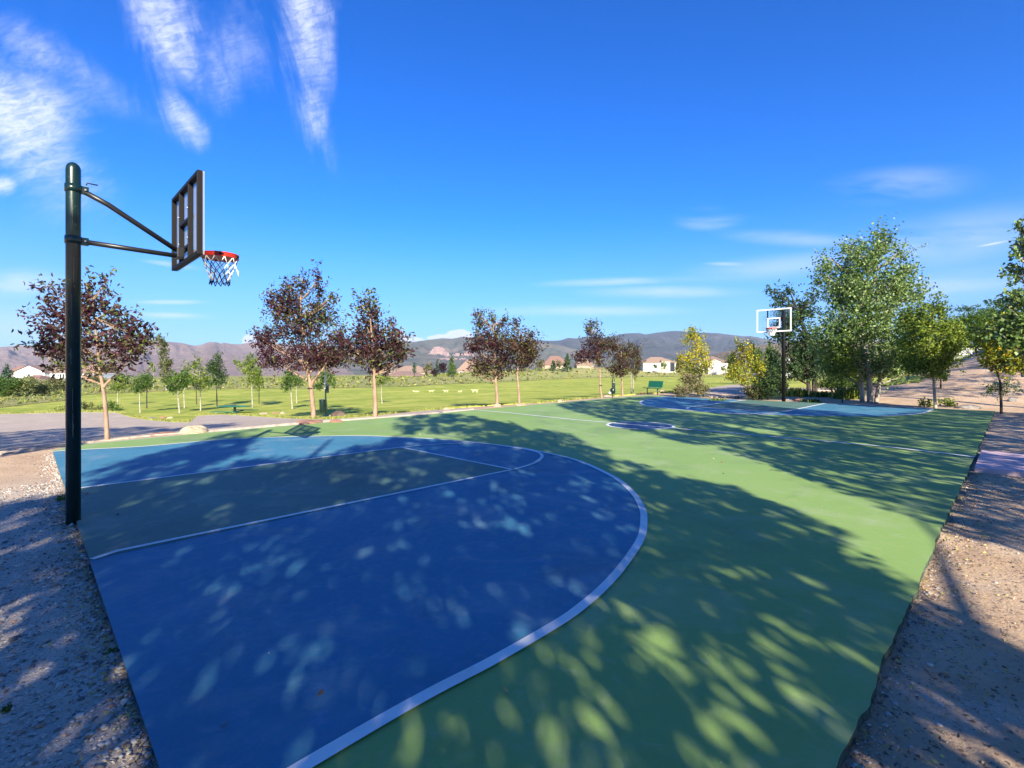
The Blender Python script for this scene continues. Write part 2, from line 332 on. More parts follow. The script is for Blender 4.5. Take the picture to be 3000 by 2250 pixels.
# ------------------------------------------------------------------ ground
def ground():
    lat = np.concatenate([np.arange(0, 58, .45), np.arange(58, 302, 3.0), np.arange(302, 360, .45)])  # degrees from view axis
    az = YAW - np.radians(lat)
    r = [.15]
    while r[-1] < 5600: r.append(r[-1] * 1.045 + .02)
    r = np.array(r); A, R = np.meshgrid(az, r)
    X = CX + R * np.cos(A); Y = CY + R * np.sin(A); Z = H(X, Y)
    Z = Z + (1 - .85 * ss((Y - 5.5) / 1.5) * (R < 40)) * (.022 * fbm(X * 1.3, Y * 1.3) + .020 * fbm(X * 5, Y * 5, 3)) * np.clip(R / 3, .6, 1) + .10 * fbm(X * .12, Y * .12) * ss((R - 35) / 40)
    # drop the ground a little where the slab lies on it
    n, m = X.shape; V_ = np.stack([X, Y, Z], -1).reshape(-1, 3)
    i, j = np.meshgrid(np.arange(n - 1), np.arange(m), indexing='ij'); j2 = (j + 1) % m
    Fq = np.stack([i * m + j, (i + 1) * m + j, (i + 1) * m + j2, i * m + j2], -1).reshape(-1, 4)
    mm = bpy.data.materials.new('dirt_and_gravel'); mm.use_nodes = True; n_ = mm.node_tree.nodes; l = mm.node_tree.links; b = n_['Principled BSDF']
    g = n_.new('ShaderNodeNewGeometry'); P = g.outputs['Position']; b.inputs['Roughness'].default_value = .95; b.inputs['Specular IOR Level'].default_value = .15
    def nz(s, d=6, ro=.6):
        x = n_.new('ShaderNodeTexNoise'); x.inputs['Scale'].default_value = s; x.inputs['Detail'].default_value = d; x.inputs['Roughness'].default_value = ro; l.new(P, x.inputs['Vector']); return x.outputs['Fac']
    def mr(v, a, b_):
        x = n_.new('ShaderNodeMapRange'); x.inputs[1].default_value = a; x.inputs[2].default_value = b_; l.new(v, x.inputs[0]); return x.outputs[0]
    def mx_(f, a, c):
        k = n_.new('ShaderNodeMix'); k.data_type = 'RGBA'; l.new(f, k.inputs['Factor'])
        for nm, v in (('A', a), ('B', c)):
            if isinstance(v, tuple): k.inputs[nm].default_value = (*v, 1)
            else: l.new(v, k.inputs[nm])
        return k.outputs['Result']
    s = n_.new('ShaderNodeSeparateXYZ'); l.new(P, s.inputs[0])
    tan = mx_(mr(nz(.9), .35, .65), (.49, .335, .215), (.63, .45, .30)); tan = mx_(mr(nz(26, 3), .58, .66), tan, (.20, .125, .085))
    grey = mx_(mr(nz(.8), .35, .65), (.46, .385, .32), (.60, .49, .39)); vo = n_.new('ShaderNodeTexVoronoi'); vo.inputs['Scale'].default_value = 48; l.new(P, vo.inputs['Vector'])
    grey = mx_(mr(nz(60, 4), .52, .64), grey, (.70, .64, .57)); grey = mx_(mr(nz(38, 4), .56, .64), grey, (.20, .17, .15))
    side = n_.new('ShaderNodeMath'); side.operation = 'ADD'; l.new(mr(s.outputs[0], .6, -.4), side.inputs[0]); l.new(mr(nz(1.3), .55, .8), side.inputs[1]); side.use_clamp = True
    north = mr(s.outputs[1], 4.2, 1.5); sm = n_.new('ShaderNodeMath'); sm.operation = 'MULTIPLY'; l.new(side.outputs[0], sm.inputs[0]); l.new(north, sm.inputs[1])
    c = mx_(sm.outputs[0], tan, grey)
    l.new(c, b.inputs['Base Color'])
    q = n_.new('ShaderNodeBump'); q.inputs['Strength'].default_value = 1; q.inputs['Distance'].default_value = .022
    ad = n_.new('ShaderNodeMath'); ad.operation = 'ADD'; l.new(nz(34, 8, .75), ad.inputs[0]); l.new(nz(7, 4), ad.inputs[1]); l.new(ad.outputs[0], q.inputs['Height']); l.new(q.outputs[0], b.inputs['Normal'])
    tag(mesh_np('ground', V_, Fq, mm, smooth=True), kind='structure')
ground()

def sheet(name, near, far, mt, off=.012, rows=26, step=12, px0=None, px1=None, stuff=False):
    """a sheet draped on the terrain between two outlines given as (pixel column, pixel row)"""
    a = max(near[0][0], far[0][0]) if px0 is None else px0; b = min(near[-1][0], far[-1][0]) if px1 is None else px1
    cols = np.arange(a, b + step, step).clip(a, b)
    cols = np.unique(np.concatenate([cols, [p[0] for p in near + far if a <= p[0] <= b]]))
    Vs = []
    for c in cols:
        dn = cast(c, np.interp(c, [p[0] for p in near], [p[1] for p in near]), H); df = cast(c, np.interp(c, [p[0] for p in far], [p[1] for p in far]), H)
        for k in range(-1, rows + 1):
            d = dn * (max(df, dn + .001) / dn) ** (max(k, 0) / rows); x, y = ray(c, d); Vs.append((x, y, float(H(x, y)) + off - (.12 if k < 0 else 0) + .0011 * d + .10 * float(fbm(x * .12, y * .12)) * float(ss((d - 35) / 40))))
    n = rows + 2; m = len(cols)
    i, j = np.meshgrid(np.arange(m - 1), np.arange(rows + 1), indexing='ij')
    Fq = np.stack([i * n + j, (i + 1) * n + j, (i + 1) * n + j + 1, i * n + j + 1], -1).reshape(-1, 4)
    return tag(mesh_np(name, Vs, Fq, mt, smooth=False), kind='structure')
LAWN_NEAR = [(-900, 1262), (-200, 1228), (0, 1216), (240, 1210), (340, 1211), (380, 1224), (430, 1233), (500, 1239), (552, 1240), (575, 1221), (640, 1217), (700, 1219), (760, 1223), (860, 1229), (960, 1231), (1090, 1222), (1200, 1209), (1290, 1200), (1380, 1193), (1460, 1188), (1600, 1179), (1760, 1164), (1900, 1154), (1950, 1152), (2060, 1141), (2140, 1133), (2200, 1132), (2300, 1140), (2500, 1143), (2620, 1128), (2700, 1120)]
sheet('lawn', LAWN_NEAR, LAWN_FAR, M['lawn'], .02, 40, 10)
def far_field():
    cols = np.arange(-1500, 4400, 20); Vs = []; rows = 40
    for c in cols:
        d0 = np.interp(c, _lp, _ld); 
        for k in range(rows + 1):
            d = (d0 - .3) * ((d0 + 460) / d0) ** ((k / rows) ** 1.3); x, y = ray(c, d); Vs.append((x, y, float(H(x, y)) + .05 + .0013 * d + .10 * float(fbm(x * .12, y * .12)) * float(ss((d - 35) / 40))))
    n = rows + 1; m = len(cols); i, j = np.meshgrid(np.arange(m - 1), np.arange(rows), indexing='ij')
    tag(mesh_np('dry_grassland', Vs, np.stack([i * n + j, (i + 1) * n + j, (i + 1) * n + j + 1, i * n + j + 1], -1).reshape(-1, 4), M['dry'], smooth=True), kind='structure')
far_field()
PATH_NEAR = [(-900, 1420), (-100, 1343), (0, 1334), (90, 1322), (150, 1313), (240, 1300), (330, 1290), (450, 1277), (560, 1270), (690, 1260), (800, 1250), (900, 1241), (1000, 1234), (1094, 1227), (1259, 1214), (1388, 1201)]
PATH_FAR = [(-900, 1259), (-200, 1225), (0, 1214), (240, 1208), (345, 1210), (380, 1223), (430, 1232), (500, 1238), (550, 1239), (574, 1220), (640, 1216), (700, 1218), (760, 1222), (860, 1228), (960, 1226), (1094, 1219), (1259, 1204), (1388, 1196)]
sheet('gravel_path', PATH_NEAR, PATH_FAR, M['path'], .010, 14, 14)
sheet('side_path', [(2062, 1164), (2120, 1166), (2200, 1165), (2300, 1158)], [(2062, 1141), (2130, 1131), (2190, 1128), (2300, 1134)], M['path'], .03, 8, 20)
sheet('footpath', [(2300, 1146), (2420, 1146), (2560, 1142)], [(2300, 1139), (2420, 1138), (2560, 1135)], M['path'], .03, 6, 20)

# ------------------------------------------------------------------ court
def catmull(P_, n=8):
    P_ = [P_[0]] + list(P_) + [P_[-1]]; o = []
    for i in range(1, len(P_) - 2):
        p0, p1, p2, p3 = [np.array(q, float) for q in P_[i - 1:i + 3]]
        for k in range(n):
            t = k / n; o.append(tuple(.5 * ((2 * p1) + (-p0 + p2) * t + (2 * p0 - 5 * p1 + 4 * p2 - p3) * t * t + (-p0 + 3 * p1 - 3 * p2 + p3) * t ** 3)))
    o.append(tuple(P_[-1])); return o
FAR_SIDE = [(0, 7.72), (3, 8.22), (6, 8.48), (9, 8.55), (11.5, 8.62), (14, 8.95), (17.3, 9.28), (20, 9.42), (25.3, 9.85), (31.4, 10.1)]
FAR_BASE = [(31.4, 10.1), (30.9, 7.9), (30.5, 5.4), (30.45, 3.5), (30.5, 1), (30.4, -1), (30.15, -4), (30.1, -7.65)]
def slab():
    far = catmull(FAR_SIDE, 4); base = catmull(FAR_BASE, 3)
    r2 = np.random.default_rng(5)
    def rough(a, b, n, jit):
        L_ = math.dist(a, b); o_ = []
        for i in range(1, n):
            u_ = L_ * i / n; j_ = jit * (3.2 * float(fbm(u_ * 1.6, u_ * 0 + 3, 3)) + 1.6 * float(fbm(u_ * 7, u_ * 0 + 8, 3))); o_.append((a[0] + (b[0] - a[0]) * i / n + j_ * (abs(b[1] - a[1]) > 1), a[1] + (b[1] - a[1]) * i / n + j_ * (abs(b[0] - a[0]) > 1)))
        return o_
    near = [(30.1, -7.65)] + rough((30.1, -7.65), (8, -7.65), 60, .012) + [(8, -7.65)] + rough((8, -7.65), (0, -7.66), 260, .016) + [(0, -7.66)] + rough((0, -7.66), (0, 7.72), 200, .005)
    outl = far + base[1:] + near[1:]
    bm = bmesh.new(); top = [bm.verts.new((x, y, 0)) for x, y in outl]; mid = [bm.verts.new((x + r2.normal(0, .002), y + r2.normal(0, .002), -.030)) for x, y in outl]; bot = [bm.verts.new((x, y, -.16)) for x, y in outl]
    n = len(outl); f = bm.faces.new(top)
    for A, B in ((top, mid), (mid, bot)):
        for i in range(n): q = bm.faces.new([A[i], A[(i + 1) % n], B[(i + 1) % n], B[i]]); q.material_index = 1
    bmesh.ops.recalc_face_normals(bm, faces=bm.faces[:]); bmesh.ops.triangulate(bm, faces=[f])
    me = bpy.data.meshes.new('basketball_court'); bm.to_mesh(me); bm.free(); me.materials.append(M['green']); me.materials.append(M['edge'])
    o = bpy.data.objects.new('basketball_court', me); COL.objects.link(o); tag(o, kind='structure'); return o
court = slab()
def flat(name, pts, z, mt):
    bm = bmesh.new(); f = bm.faces.new([bm.verts.new((x, y, z)) for x, y in pts]); f.normal_update()
    if f.normal.z < 0: f.normal_flip()
    bmesh.ops.triangulate(bm, faces=[f]); me = bpy.data.meshes.new(name); bm.to_mesh(me); bm.free(); me.materials.append(mt)
    o = bpy.data.objects.new(name, me); COL.objects.link(o); o.parent = court; return o
def line(pts, w_, z, closed=False, name='painted_line'):
    P_ = [np.array(p, float) for p in pts]; n = len(P_); L_, R_ = [], []
    for i in range(n):
        a = P_[(i - 1) % n] if closed or i else P_[i]; b = P_[(i + 1) % n] if closed or i < n - 1 else P_[i]
        t = (b - a) / (np.linalg.norm(b - a) + 1e-9); q = np.array([-t[1], t[0]]) * w_ / 2; L_.append(P_[i] + q); R_.append(P_[i] - q)
    Vv = [(*p, z) for p in L_] + [(*p, z) for p in R_]; m = n if closed else n - 1
    Fq = [(n + i, n + (i + 1) % n, (i + 1) % n, i) for i in range(m)]
    o = mesh_np(name, Vv, Fq, M['line'], parent=court); return o
g = lambda L_: [G(x, y) for x, y in L_]
# near end
TP = g([(239, 1325), (416, 1309), (575, 1295), (688, 1287), (800, 1282), (1021, 1277.5), (1164, 1281), (1338, 1292), (1500, 1309.5), (1568, 1321), (1685, 1348), (1792, 1395.5), (1849, 1440), (1881, 1490.5), (1886, 1535), (1875, 1585), (1821, 1664.5), (1766, 1726), (1713, 1772), (1642, 1824), (1450, 1936), (1275, 2027), (1085, 2134), (892, 2247)])
TP = [(0.01, 6.78), (.25, 6.82)] + [p for p in TP if p[0] > .5]
TP = TP + [G(700, 2362), G(520, 2470)]; TP.append((.01, TP[-1][1] - .15)); print('3pt', [tuple(round(c, 2) for c in p) for p in TP])
TPs = [p for p in catmull(TP, 6) if p[0] > .06]; TPs = [(-.007, TPs[0][1] + .01)] + TPs + [(-.007, TPs[-1][1])]
flat('three_point_area', TPs, .004, M['blue'])
LN = .07
line(TPs, .085, .012)
LF_ = G(1173, 1311.4); LNr = G(1501, 1377)
arc = catmull(g([(1173, 1311.4), (1275, 1303), (1385, 1299), (1440, 1303), (1511, 1313), (1571, 1324.5), (1588, 1338.6), (1564, 1358), (1504, 1377)]), 8)
print('lane', LF_, LNr, G(239, 1435), G(321, 1618), G(277, 1632))
lane_far0 = (0.0, 1.92)
flat('free_throw_lane', [(-.007, -1.95), LNr, LF_, (-.007, 1.92)], .008, M['lane'])
line([(0.01, 1.92), LF_], .075, .012); line([(0.01, -1.97), (.22, -1.86), (.6, -1.85), LNr], .07, .012); line([LF_, LNr], .07, .013); line(arc, .07, .0125)
kb = MB(); fs = [p for p in catmull(FAR_SIDE, 4) if p[0] <= 14.2]
for p, q in zip(fs, fs[1:]): kb.box(0, .012, -.12, math.dist(p, q) * .985, .13, -.004, 0, __import__('mathutils').Matrix.Translation((p[0], p[1], 0)) @ __import__('mathutils').Matrix.Rotation(math.atan2(q[1] - p[1], q[0] - p[0]), 4, 'Z'))
tag(kb.build('kerb', mat('pale_kerb_concrete', (.52, .47, .40), .9, (.40, .35, .29), 4, 5, .4, .65, bump=.5, bscale=40, bdist=.01)), kind='structure')
# centre
line([G(1388, 1201), G(1500, 1211), G(1681, 1230), G(1973, 1255), G(2250, 1279), G(2600, 1310), G(2857, 1340)], .13, .012)
cc = G(1875, 1246.5); a0 = G(1779, 1245); a1 = G(1973, 1249); cr = .5 * math.dist(a0, a1)
mid = ((a0[0] + a1[0]) / 2, (a0[1] + a1[1]) / 2)
print('circle', cc, mid, cr, G(1388, 1201), G(2857, 1340))
cc = mid
M['navy'] = mat('centre_circle_paint', (.020, .055, .120), .6, (.026, .065, .14), 2, 4, .4, .6, bump=.3, bscale=170, bdist=.004)
circ = [(cc[0] + cr * cos(t), cc[1] + cr * sin(t)) for t in np.linspace(0, 2 * pi, 65)[:-1]]
flat('centre_circle', circ, .004, M['navy']); line(circ, .10, .0125, True)
# far end
TR = catmull(g([(1977, 1161.5), (1951, 1162.5), (1913, 1167), (1886, 1173), (1876, 1179.5), (1886, 1187), (1922, 1193), (1977, 1199.6), (2031, 1204), (2121, 1211), (2250, 1215.5), (2399, 1218.6), (2562, 1220), (2643, 1217), (2693, 1212.5), (2720, 1205.6), (2735, 1198)]), 6)
TR = [(min(x, 30.6), y) for x, y in TR]
bs = [p for p in catmull(FAR_BASE, 3) if TR[-1][1] < p[1] < TR[0][1]][::-1]
flat('three_point_area', TR + [(x - .02, y) for x, y in bs], .004, M['blue']); line(TR, .13, .012)
AR = g([(2186, 1172.5), (2146, 1177), (2085, 1185), (2040, 1190.6), (2022, 1193), (2013, 1197), (2022, 1201.4), (2049, 1206), (2121, 1210.5), (2200, 1212), (2254, 1211.4), (2290, 1207.8), (2345, 1197), (2399, 1186), (2419, 1182)])
FA, FB = G(2042, 1192.5), G(2281, 1208)
flat('free_throw_lane', [(30.4, AR[0][1]), FA, FB, (30.35, AR[-1][1])], .008, M['lane'])
line(catmull(AR, 5), .12, .0125); line([FA, FB], .11, .013)

# pink ramp
rp = empty('concrete_ramp', (14, -7.7, -.1)); tag(rp, 'pink concrete walkway slab meeting the right edge of the court', 'walkway')
b = MB(); b.prism([(12.1, -7.72), (14.9, -7.72), (14.9, -13.5), (12.1, -13.5)], -.14, .03)
o = b.build('slab', M['pink'], rp); o.matrix_parent_inverse = rp.matrix_world.inverted(); o.location = (-14, 7.7, .1)

# ------------------------------------------------------------------ hoops
def near_hoop():
    px_, py_ = -.03, -.19
    t = empty('basketball_hoop', (px_, py_, 0)); tag(t, 'basketball hoop on a thick dark green pole at the near left edge of the court', 'basketball hoop')
    def P(x, y, z): return (x - px_, y - py_, z)
    R = .073
    MB().lathe([(R, -.2), (R, 4.27), (R * .97, 4.30), (R * .80, 4.335), (R * .45, 4.36), (.01, 4.37)], seg=40).build('pole', M['dgreen'], t)
    # scratches worn into the paint on the side towards the camera
    b = MB(); r2 = random.Random(4)
    base = math.atan2(CY - py_, CX - px_)
    def scr(a, z0, z1, wob):
        pts = []; n = 10
        for i in range(n + 1):
            aa = a + wob * math.sin(i * 1.7) * .4 + r2.uniform(-.03, .03) * wob * 4; pts.append(((R + .001) * cos(aa), (R + .001) * sin(aa), z0 + (z1 - z0) * i / n))
        b.tube(pts, .0016, 4)
    for a, z0, z1, wv in ((-.10, 1.35, 1.62, .05), (-.05, 1.02, 1.32, .12), (-.3, 1.9, 2.1, .05), (-.2, 2.5, 2.75, .03), (.05, 2.9, 3.2, .02), (-.12, 3.6, 3.9, .02), (-.02, 1.12, 1.2, .3)): scr(base + a, z0, z1, wv)
    for i in range(26):
        a = base + r2.uniform(-.7, .35); z = r2.uniform(1.9, 4.2); b.tube([((R + .001) * cos(a), (R + .001) * sin(a), z), ((R + .001) * cos(a + .02), (R + .001) * sin(a + .02), z + r2.uniform(.006, .02))], .002, 4)
    b.build('paint_scratch', M['scratch'], t)
    for z0, z1 in ((3.375, 3.466), (4.005, 4.095)):
        b = MB(); b.lathe([(R, z0), (R + .010, z0), (R + .010, z1), (R, z1)], seg=40); b.box(R, -.03, z0, R + .07, .03, z1, .005)
        c = b.build('clamp', M['dgreen'], t)
        for s in (-1, 1): MB().tube([(R + .035, s * .03, (z0 + z1) / 2), (R + .035, s * .055, (z0 + z1) / 2)], .011, 6).build('bolt', M['bolt'], c)
    MB().tube([P(.04, -.19, 4.05), P(.30, -.19, 3.93), P(1.03, -.19, 3.48)], .033, 14).build('arm', M['black'], t)
    MB().tube([P(.04, -.19, 3.42), P(1.06, -.19, 3.40)], .031, 14).build('arm', M['black'], t)
    MB().tube([P(.09, -.19, 4.12), P(.10, -.19, 4.15), P(.20, -.19, 4.15)], .008, 6).build('hook', M['black'], t)
    # board: frame on the rear, sheet in front
    x0, x1 = 1.11, 1.17; y0, y1 = -.95, .60; z0, z1 = 3.32, 4.39; fw_ = .045
    b = MB()
    def bar(ya, za, yb, zb): b.box(x0 - px_, ya - py_, za, x1 - px_, yb - py_, zb, .004)
    bar(y0, z0, y0 + fw_, z1); bar(y1 - fw_, z0, y1, z1); bar(y0 + fw_, z0, y1 - fw_, z0 + fw_); bar(y0 + fw_, z1 - fw_, y1 - fw_, z1)
    for yc in (-.44, .09): bar(yc - .022, z0 + fw_, yc + .022, z1 - fw_)
    bar(-.418, 3.86, .068, 3.90); bar(-.418, 3.50, .068, 3.54)
    b.build('board_frame', M['brownsteel'], t)
    pm = bpy.data.materials.new('clouded_acrylic'); pm.use_nodes = True; q = pm.node_tree.nodes['Principled BSDF']
    q.inputs['Base Color'].default_value = (.30, .34, .42, 1); q.inputs['Roughness'].default_value = .3; q.inputs['Alpha'].default_value = .45
    bd = MB().box(x1 - px_ + .002, y0 - py_, z0, x1 - px_ + .014, y1 - py_, z1, .003).build('backboard', pm, t)
    b = MB(); xx = x1 - px_ + .0155; wv = .04
    def st(ya, za, yb, zb): b.box(xx, ya - py_, za, xx + .002, yb - py_, zb)
    st(y0, z0, y0 + wv, z1); st(y1 - wv, z0, y1, z1); st(y0 + wv, z0, y1 - wv, z0 + wv); st(y0 + wv, z1 - wv, y1 - wv, z1)
    st(-.48, 3.50, -.44, 3.95); st(.09, 3.50, .13, 3.95); st(-.44, 3.91, .09, 3.95)
    b.build('board_stripe', M['white'], bd)
    for yc, zc in ((-.44, 4.02), (.09, 4.0), (-.44, 3.62), (.09, 3.62)): MB().tube([(x0 - px_ - .012, yc - py_, zc), (x0 - px_, yc - py_, zc)], .014, 8).build('bolt', M['bolt'], t)
    for yc in (-.28, -.24, -.14, -.10):
        for zc in (3.40, 3.475): MB().tube([(x0 - px_ - .03, yc - py_, zc), (x0 - px_ - .005, yc - py_, zc)], .012, 6).build('bolt', M['bolt'], t)
    MB().box(1.02 - px_, -.30 - py_, 3.37, 1.098 - px_, -.08 - py_, 3.50, .006).build('mount_plate', M['black'], t)
    rim_and_net(t, P(1.56, -.175, 3.50), .235, P(1.19, -.175, 3.50), True)
    return t
def rim_and_net(t, c, R, back, big):
    c = Vector(c); seg = 40
    b = MB(); b.tube([c + Vector((R * cos(a), R * sin(a), -.0)) for a in np.linspace(0, 2 * pi, seg + 1)[:-1]], .011, 8, True)
    b.tube([c + Vector((R * cos(a), R * sin(a), -.045)) for a in np.linspace(0, 2 * pi, seg + 1)[:-1]], .008, 8, True)
    b.lathe([(R - .004, -.045), (R + .004, -.045), (R + .004, 0), (R - .004, 0)], c, seg)
    dx = (Vector(back) - c); sgn = 1 if dx.x > 0 else -1
    xa = back[0]; b.box(min(xa, xa - sgn * .16), c.y - .085, c.z - .055, max(xa, xa - sgn * .16), c.y + .085, c.z + .008, .004)
    r = b.build('rim', M['red'], t)
    for a in np.linspace(0, 2 * pi, 7)[:-1] + .35:
        pts = [c + Vector(((R + .004) * cos(a + s), (R + .004) * sin(a + s), -.022)) for s in (-.10, 0, .10)]
        MB().tube(pts, .020, 4).build('rim_bracket', M['brownsteel'], r)
    b = MB(); n = 12; lv = [(R - .004, -.05), (R * .86, -.14), (R * .70, -.22), (R * .58, -.30), (R * .50, -.37), (R * .52, -.43)]
    rr = random.Random(2); P_ = []
    for k, (rad, z) in enumerate(lv):
        P_.append([c + Vector((rad * cos(2 * pi * (j + .5 * (k % 2)) / n) + rr.uniform(-.012, .012) * (k > 0), rad * sin(2 * pi * (j + .5 * (k % 2)) / n) + rr.uniform(-.012, .012) * (k > 0), z + rr.uniform(-.012, .012) * (k > 0))) for j in range(n)])
    for k in range(len(lv) - 1):
        for j in range(n):
            a = P_[k][j]; j2 = j if k % 2 == 0 else (j + 1) % n; j3 = (j - 1) % n if k % 2 == 0 else j
            dark = big and (k >= 4 or (k >= 2 and j in (7, 8, 9)) or rr.random() < .08)
            b.mi = 1 if dark else 0
            for q in (P_[k + 1][j2], P_[k + 1][j3]): b.tube([a, (a + q) / 2 + Vector((0, 0, -.004)), q], .0062 if big else .009, 5)
    if big: b.mi = 0; a = P_[1][3]; b.tube([P_[1][10], P_[1][10] + Vector((.02, -.04, -.10)), P_[1][10] + Vector((.03, -.05, -.19)), P_[1][10] + Vector((.04, -.03, -.10))], .006, 5)
    b.build('net', [M['netw'], M['netd']], t)
near_hoop()
def far_hoop():
    D = 28.4; x, y = ray(2296, D)
    t = empty('basketball_hoop', (x, y, 0)); tag(t, 'basketball hoop with a white framed glass board at the far end of the court', 'basketball hoop')
    ztop = Zat(905, D)
    MB().lathe([(.098, -.2), (.098, ztop - .04), (.08, ztop), (.01, ztop + .02)], seg=24).build('pole', M['brownsteel'], t)
    # board faces down the court; its plane sits 1.3 m in front of the pole
    xb = x - 1.25
    def at_x(px, py):
        tt = (px - 1500) / F; dx = cos(YAW) + tt * sin(YAW); d = (xb - CX) / dx; return CY + d * (sin(YAW) - tt * cos(YAW)), Zat(py, d), d
    yl, zl, dl = at_x(2217, 941); yr, zr, dr = at_x(2319, 937)
    zb = (at_x(2219, 974)[1] + at_x(2320, 971)[1]) / 2; zt = (at_x(2217, 908)[1] + at_x(2318, 901)[1]) / 2
    print('far board', xb, yl, yr, zb, zt)
    X0 = -1.25; ya, yb = yr - y, yl - y; fw_ = .072
    gm = bpy.data.materials.new('clear_acrylic'); gm.use_nodes = True; q = gm.node_tree.nodes['Principled BSDF']
    q.inputs['Base Color'].default_value = (.85, .92, 1, 1); q.inputs['Roughness'].default_value = .02; q.inputs['Transmission Weight'].default_value = 1; q.inputs['IOR'].default_value = 1.05; q.inputs['Alpha'].default_value = .35
    bd = MB().box(X0, ya, zb, X0 + .012, yb, zt).build('backboard', gm, t)
    b = MB(); xx = X0 - .004
    def st(y0, z0, y1, z1, o=None): b.box(xx, y0, z0, xx + .003, y1, z1)
    st(ya, zb, ya + fw_, zt); st(yb - fw_, zb, yb, zt); st(ya + fw_, zb, yb - fw_, zb + fw_); st(ya + fw_, zt - fw_, yb - fw_, zt)
    mid_ = (ya + yb) / 2; s0 = mid_ - .34; s1 = mid_ + .34; q0 = zb + .22; q1 = zb + .80
    w_ = .065; st(s0, q0, s0 + w_, q1); st(s1 - w_, q0, s1, q1); st(s0 + w_, q0, s1 - w_, q0 + w_); st(s0 + w_, q1 - w_, s1 - w_, q1)
    b.build('board_stripe', M['white'], bd)
    b = MB(); xr = X0 + .014
    for yy in (ya + .36, yb - .60): b.box(xr, yy, zb + .03, xr + .05, yy + .06, zt - .03)
    b.box(xr, ya, zb, xr + .05, yb, zb + .05); b.box(xr, ya, zt - .05, xr + .05, yb, zt)
    b.build('board_frame', M['black'], t)
    MB().tube([(0, 0, zt - .25), (X0 + .07, mid_, zb + .18)], .05, 10).build('arm', M['brownsteel'], t)
    MB().tube([(0, 0, zb - .02), (X0 + .07, mid_, zb + .05)], .05, 10).build('arm', M['brownsteel'], t)
    rim_and_net(t, (X0 - .42, mid_ - .02, zb + .20), .27, (X0 - .02, mid_ - .02, zb + .20), False)
far_hoop()

# ------------------------------------------------------------------ foliage
def leaves(C_, A_, L_, W_, r_, nm):
    """diamond leaves: centres, long axes"""
    n = len(C_); A_ = A_ / (np.linalg.norm(A_, axis=1, keepdims=True) + 1e-9)
    q = r_.normal(size=(n, 3)); S_ = np.cross(A_, q); S_ /= np.linalg.norm(S_, axis=1, keepdims=True) + 1e-9
    Nn = np.cross(A_, S_); k = r_.uniform(.7, 1.3, (n, 1)); l = L_ * k; w_ = W_ * k
    V_ = np.stack([C_ - A_ * l * .5, C_ + S_ * w_ * .5 - A_ * l * .08 + Nn * l * .08, C_ + A_ * l * .5, C_ - S_ * w_ * .5 - A_ * l * .08 + Nn * l * .08], 1).reshape(-1, 3)
    Fq = np.arange(4 * n).reshape(n, 4); return V_, Fq
RV = np.array([sin(YAW), -cos(YAW), 0.]); FV = np.array([cos(YAW), sin(YAW), 0.])
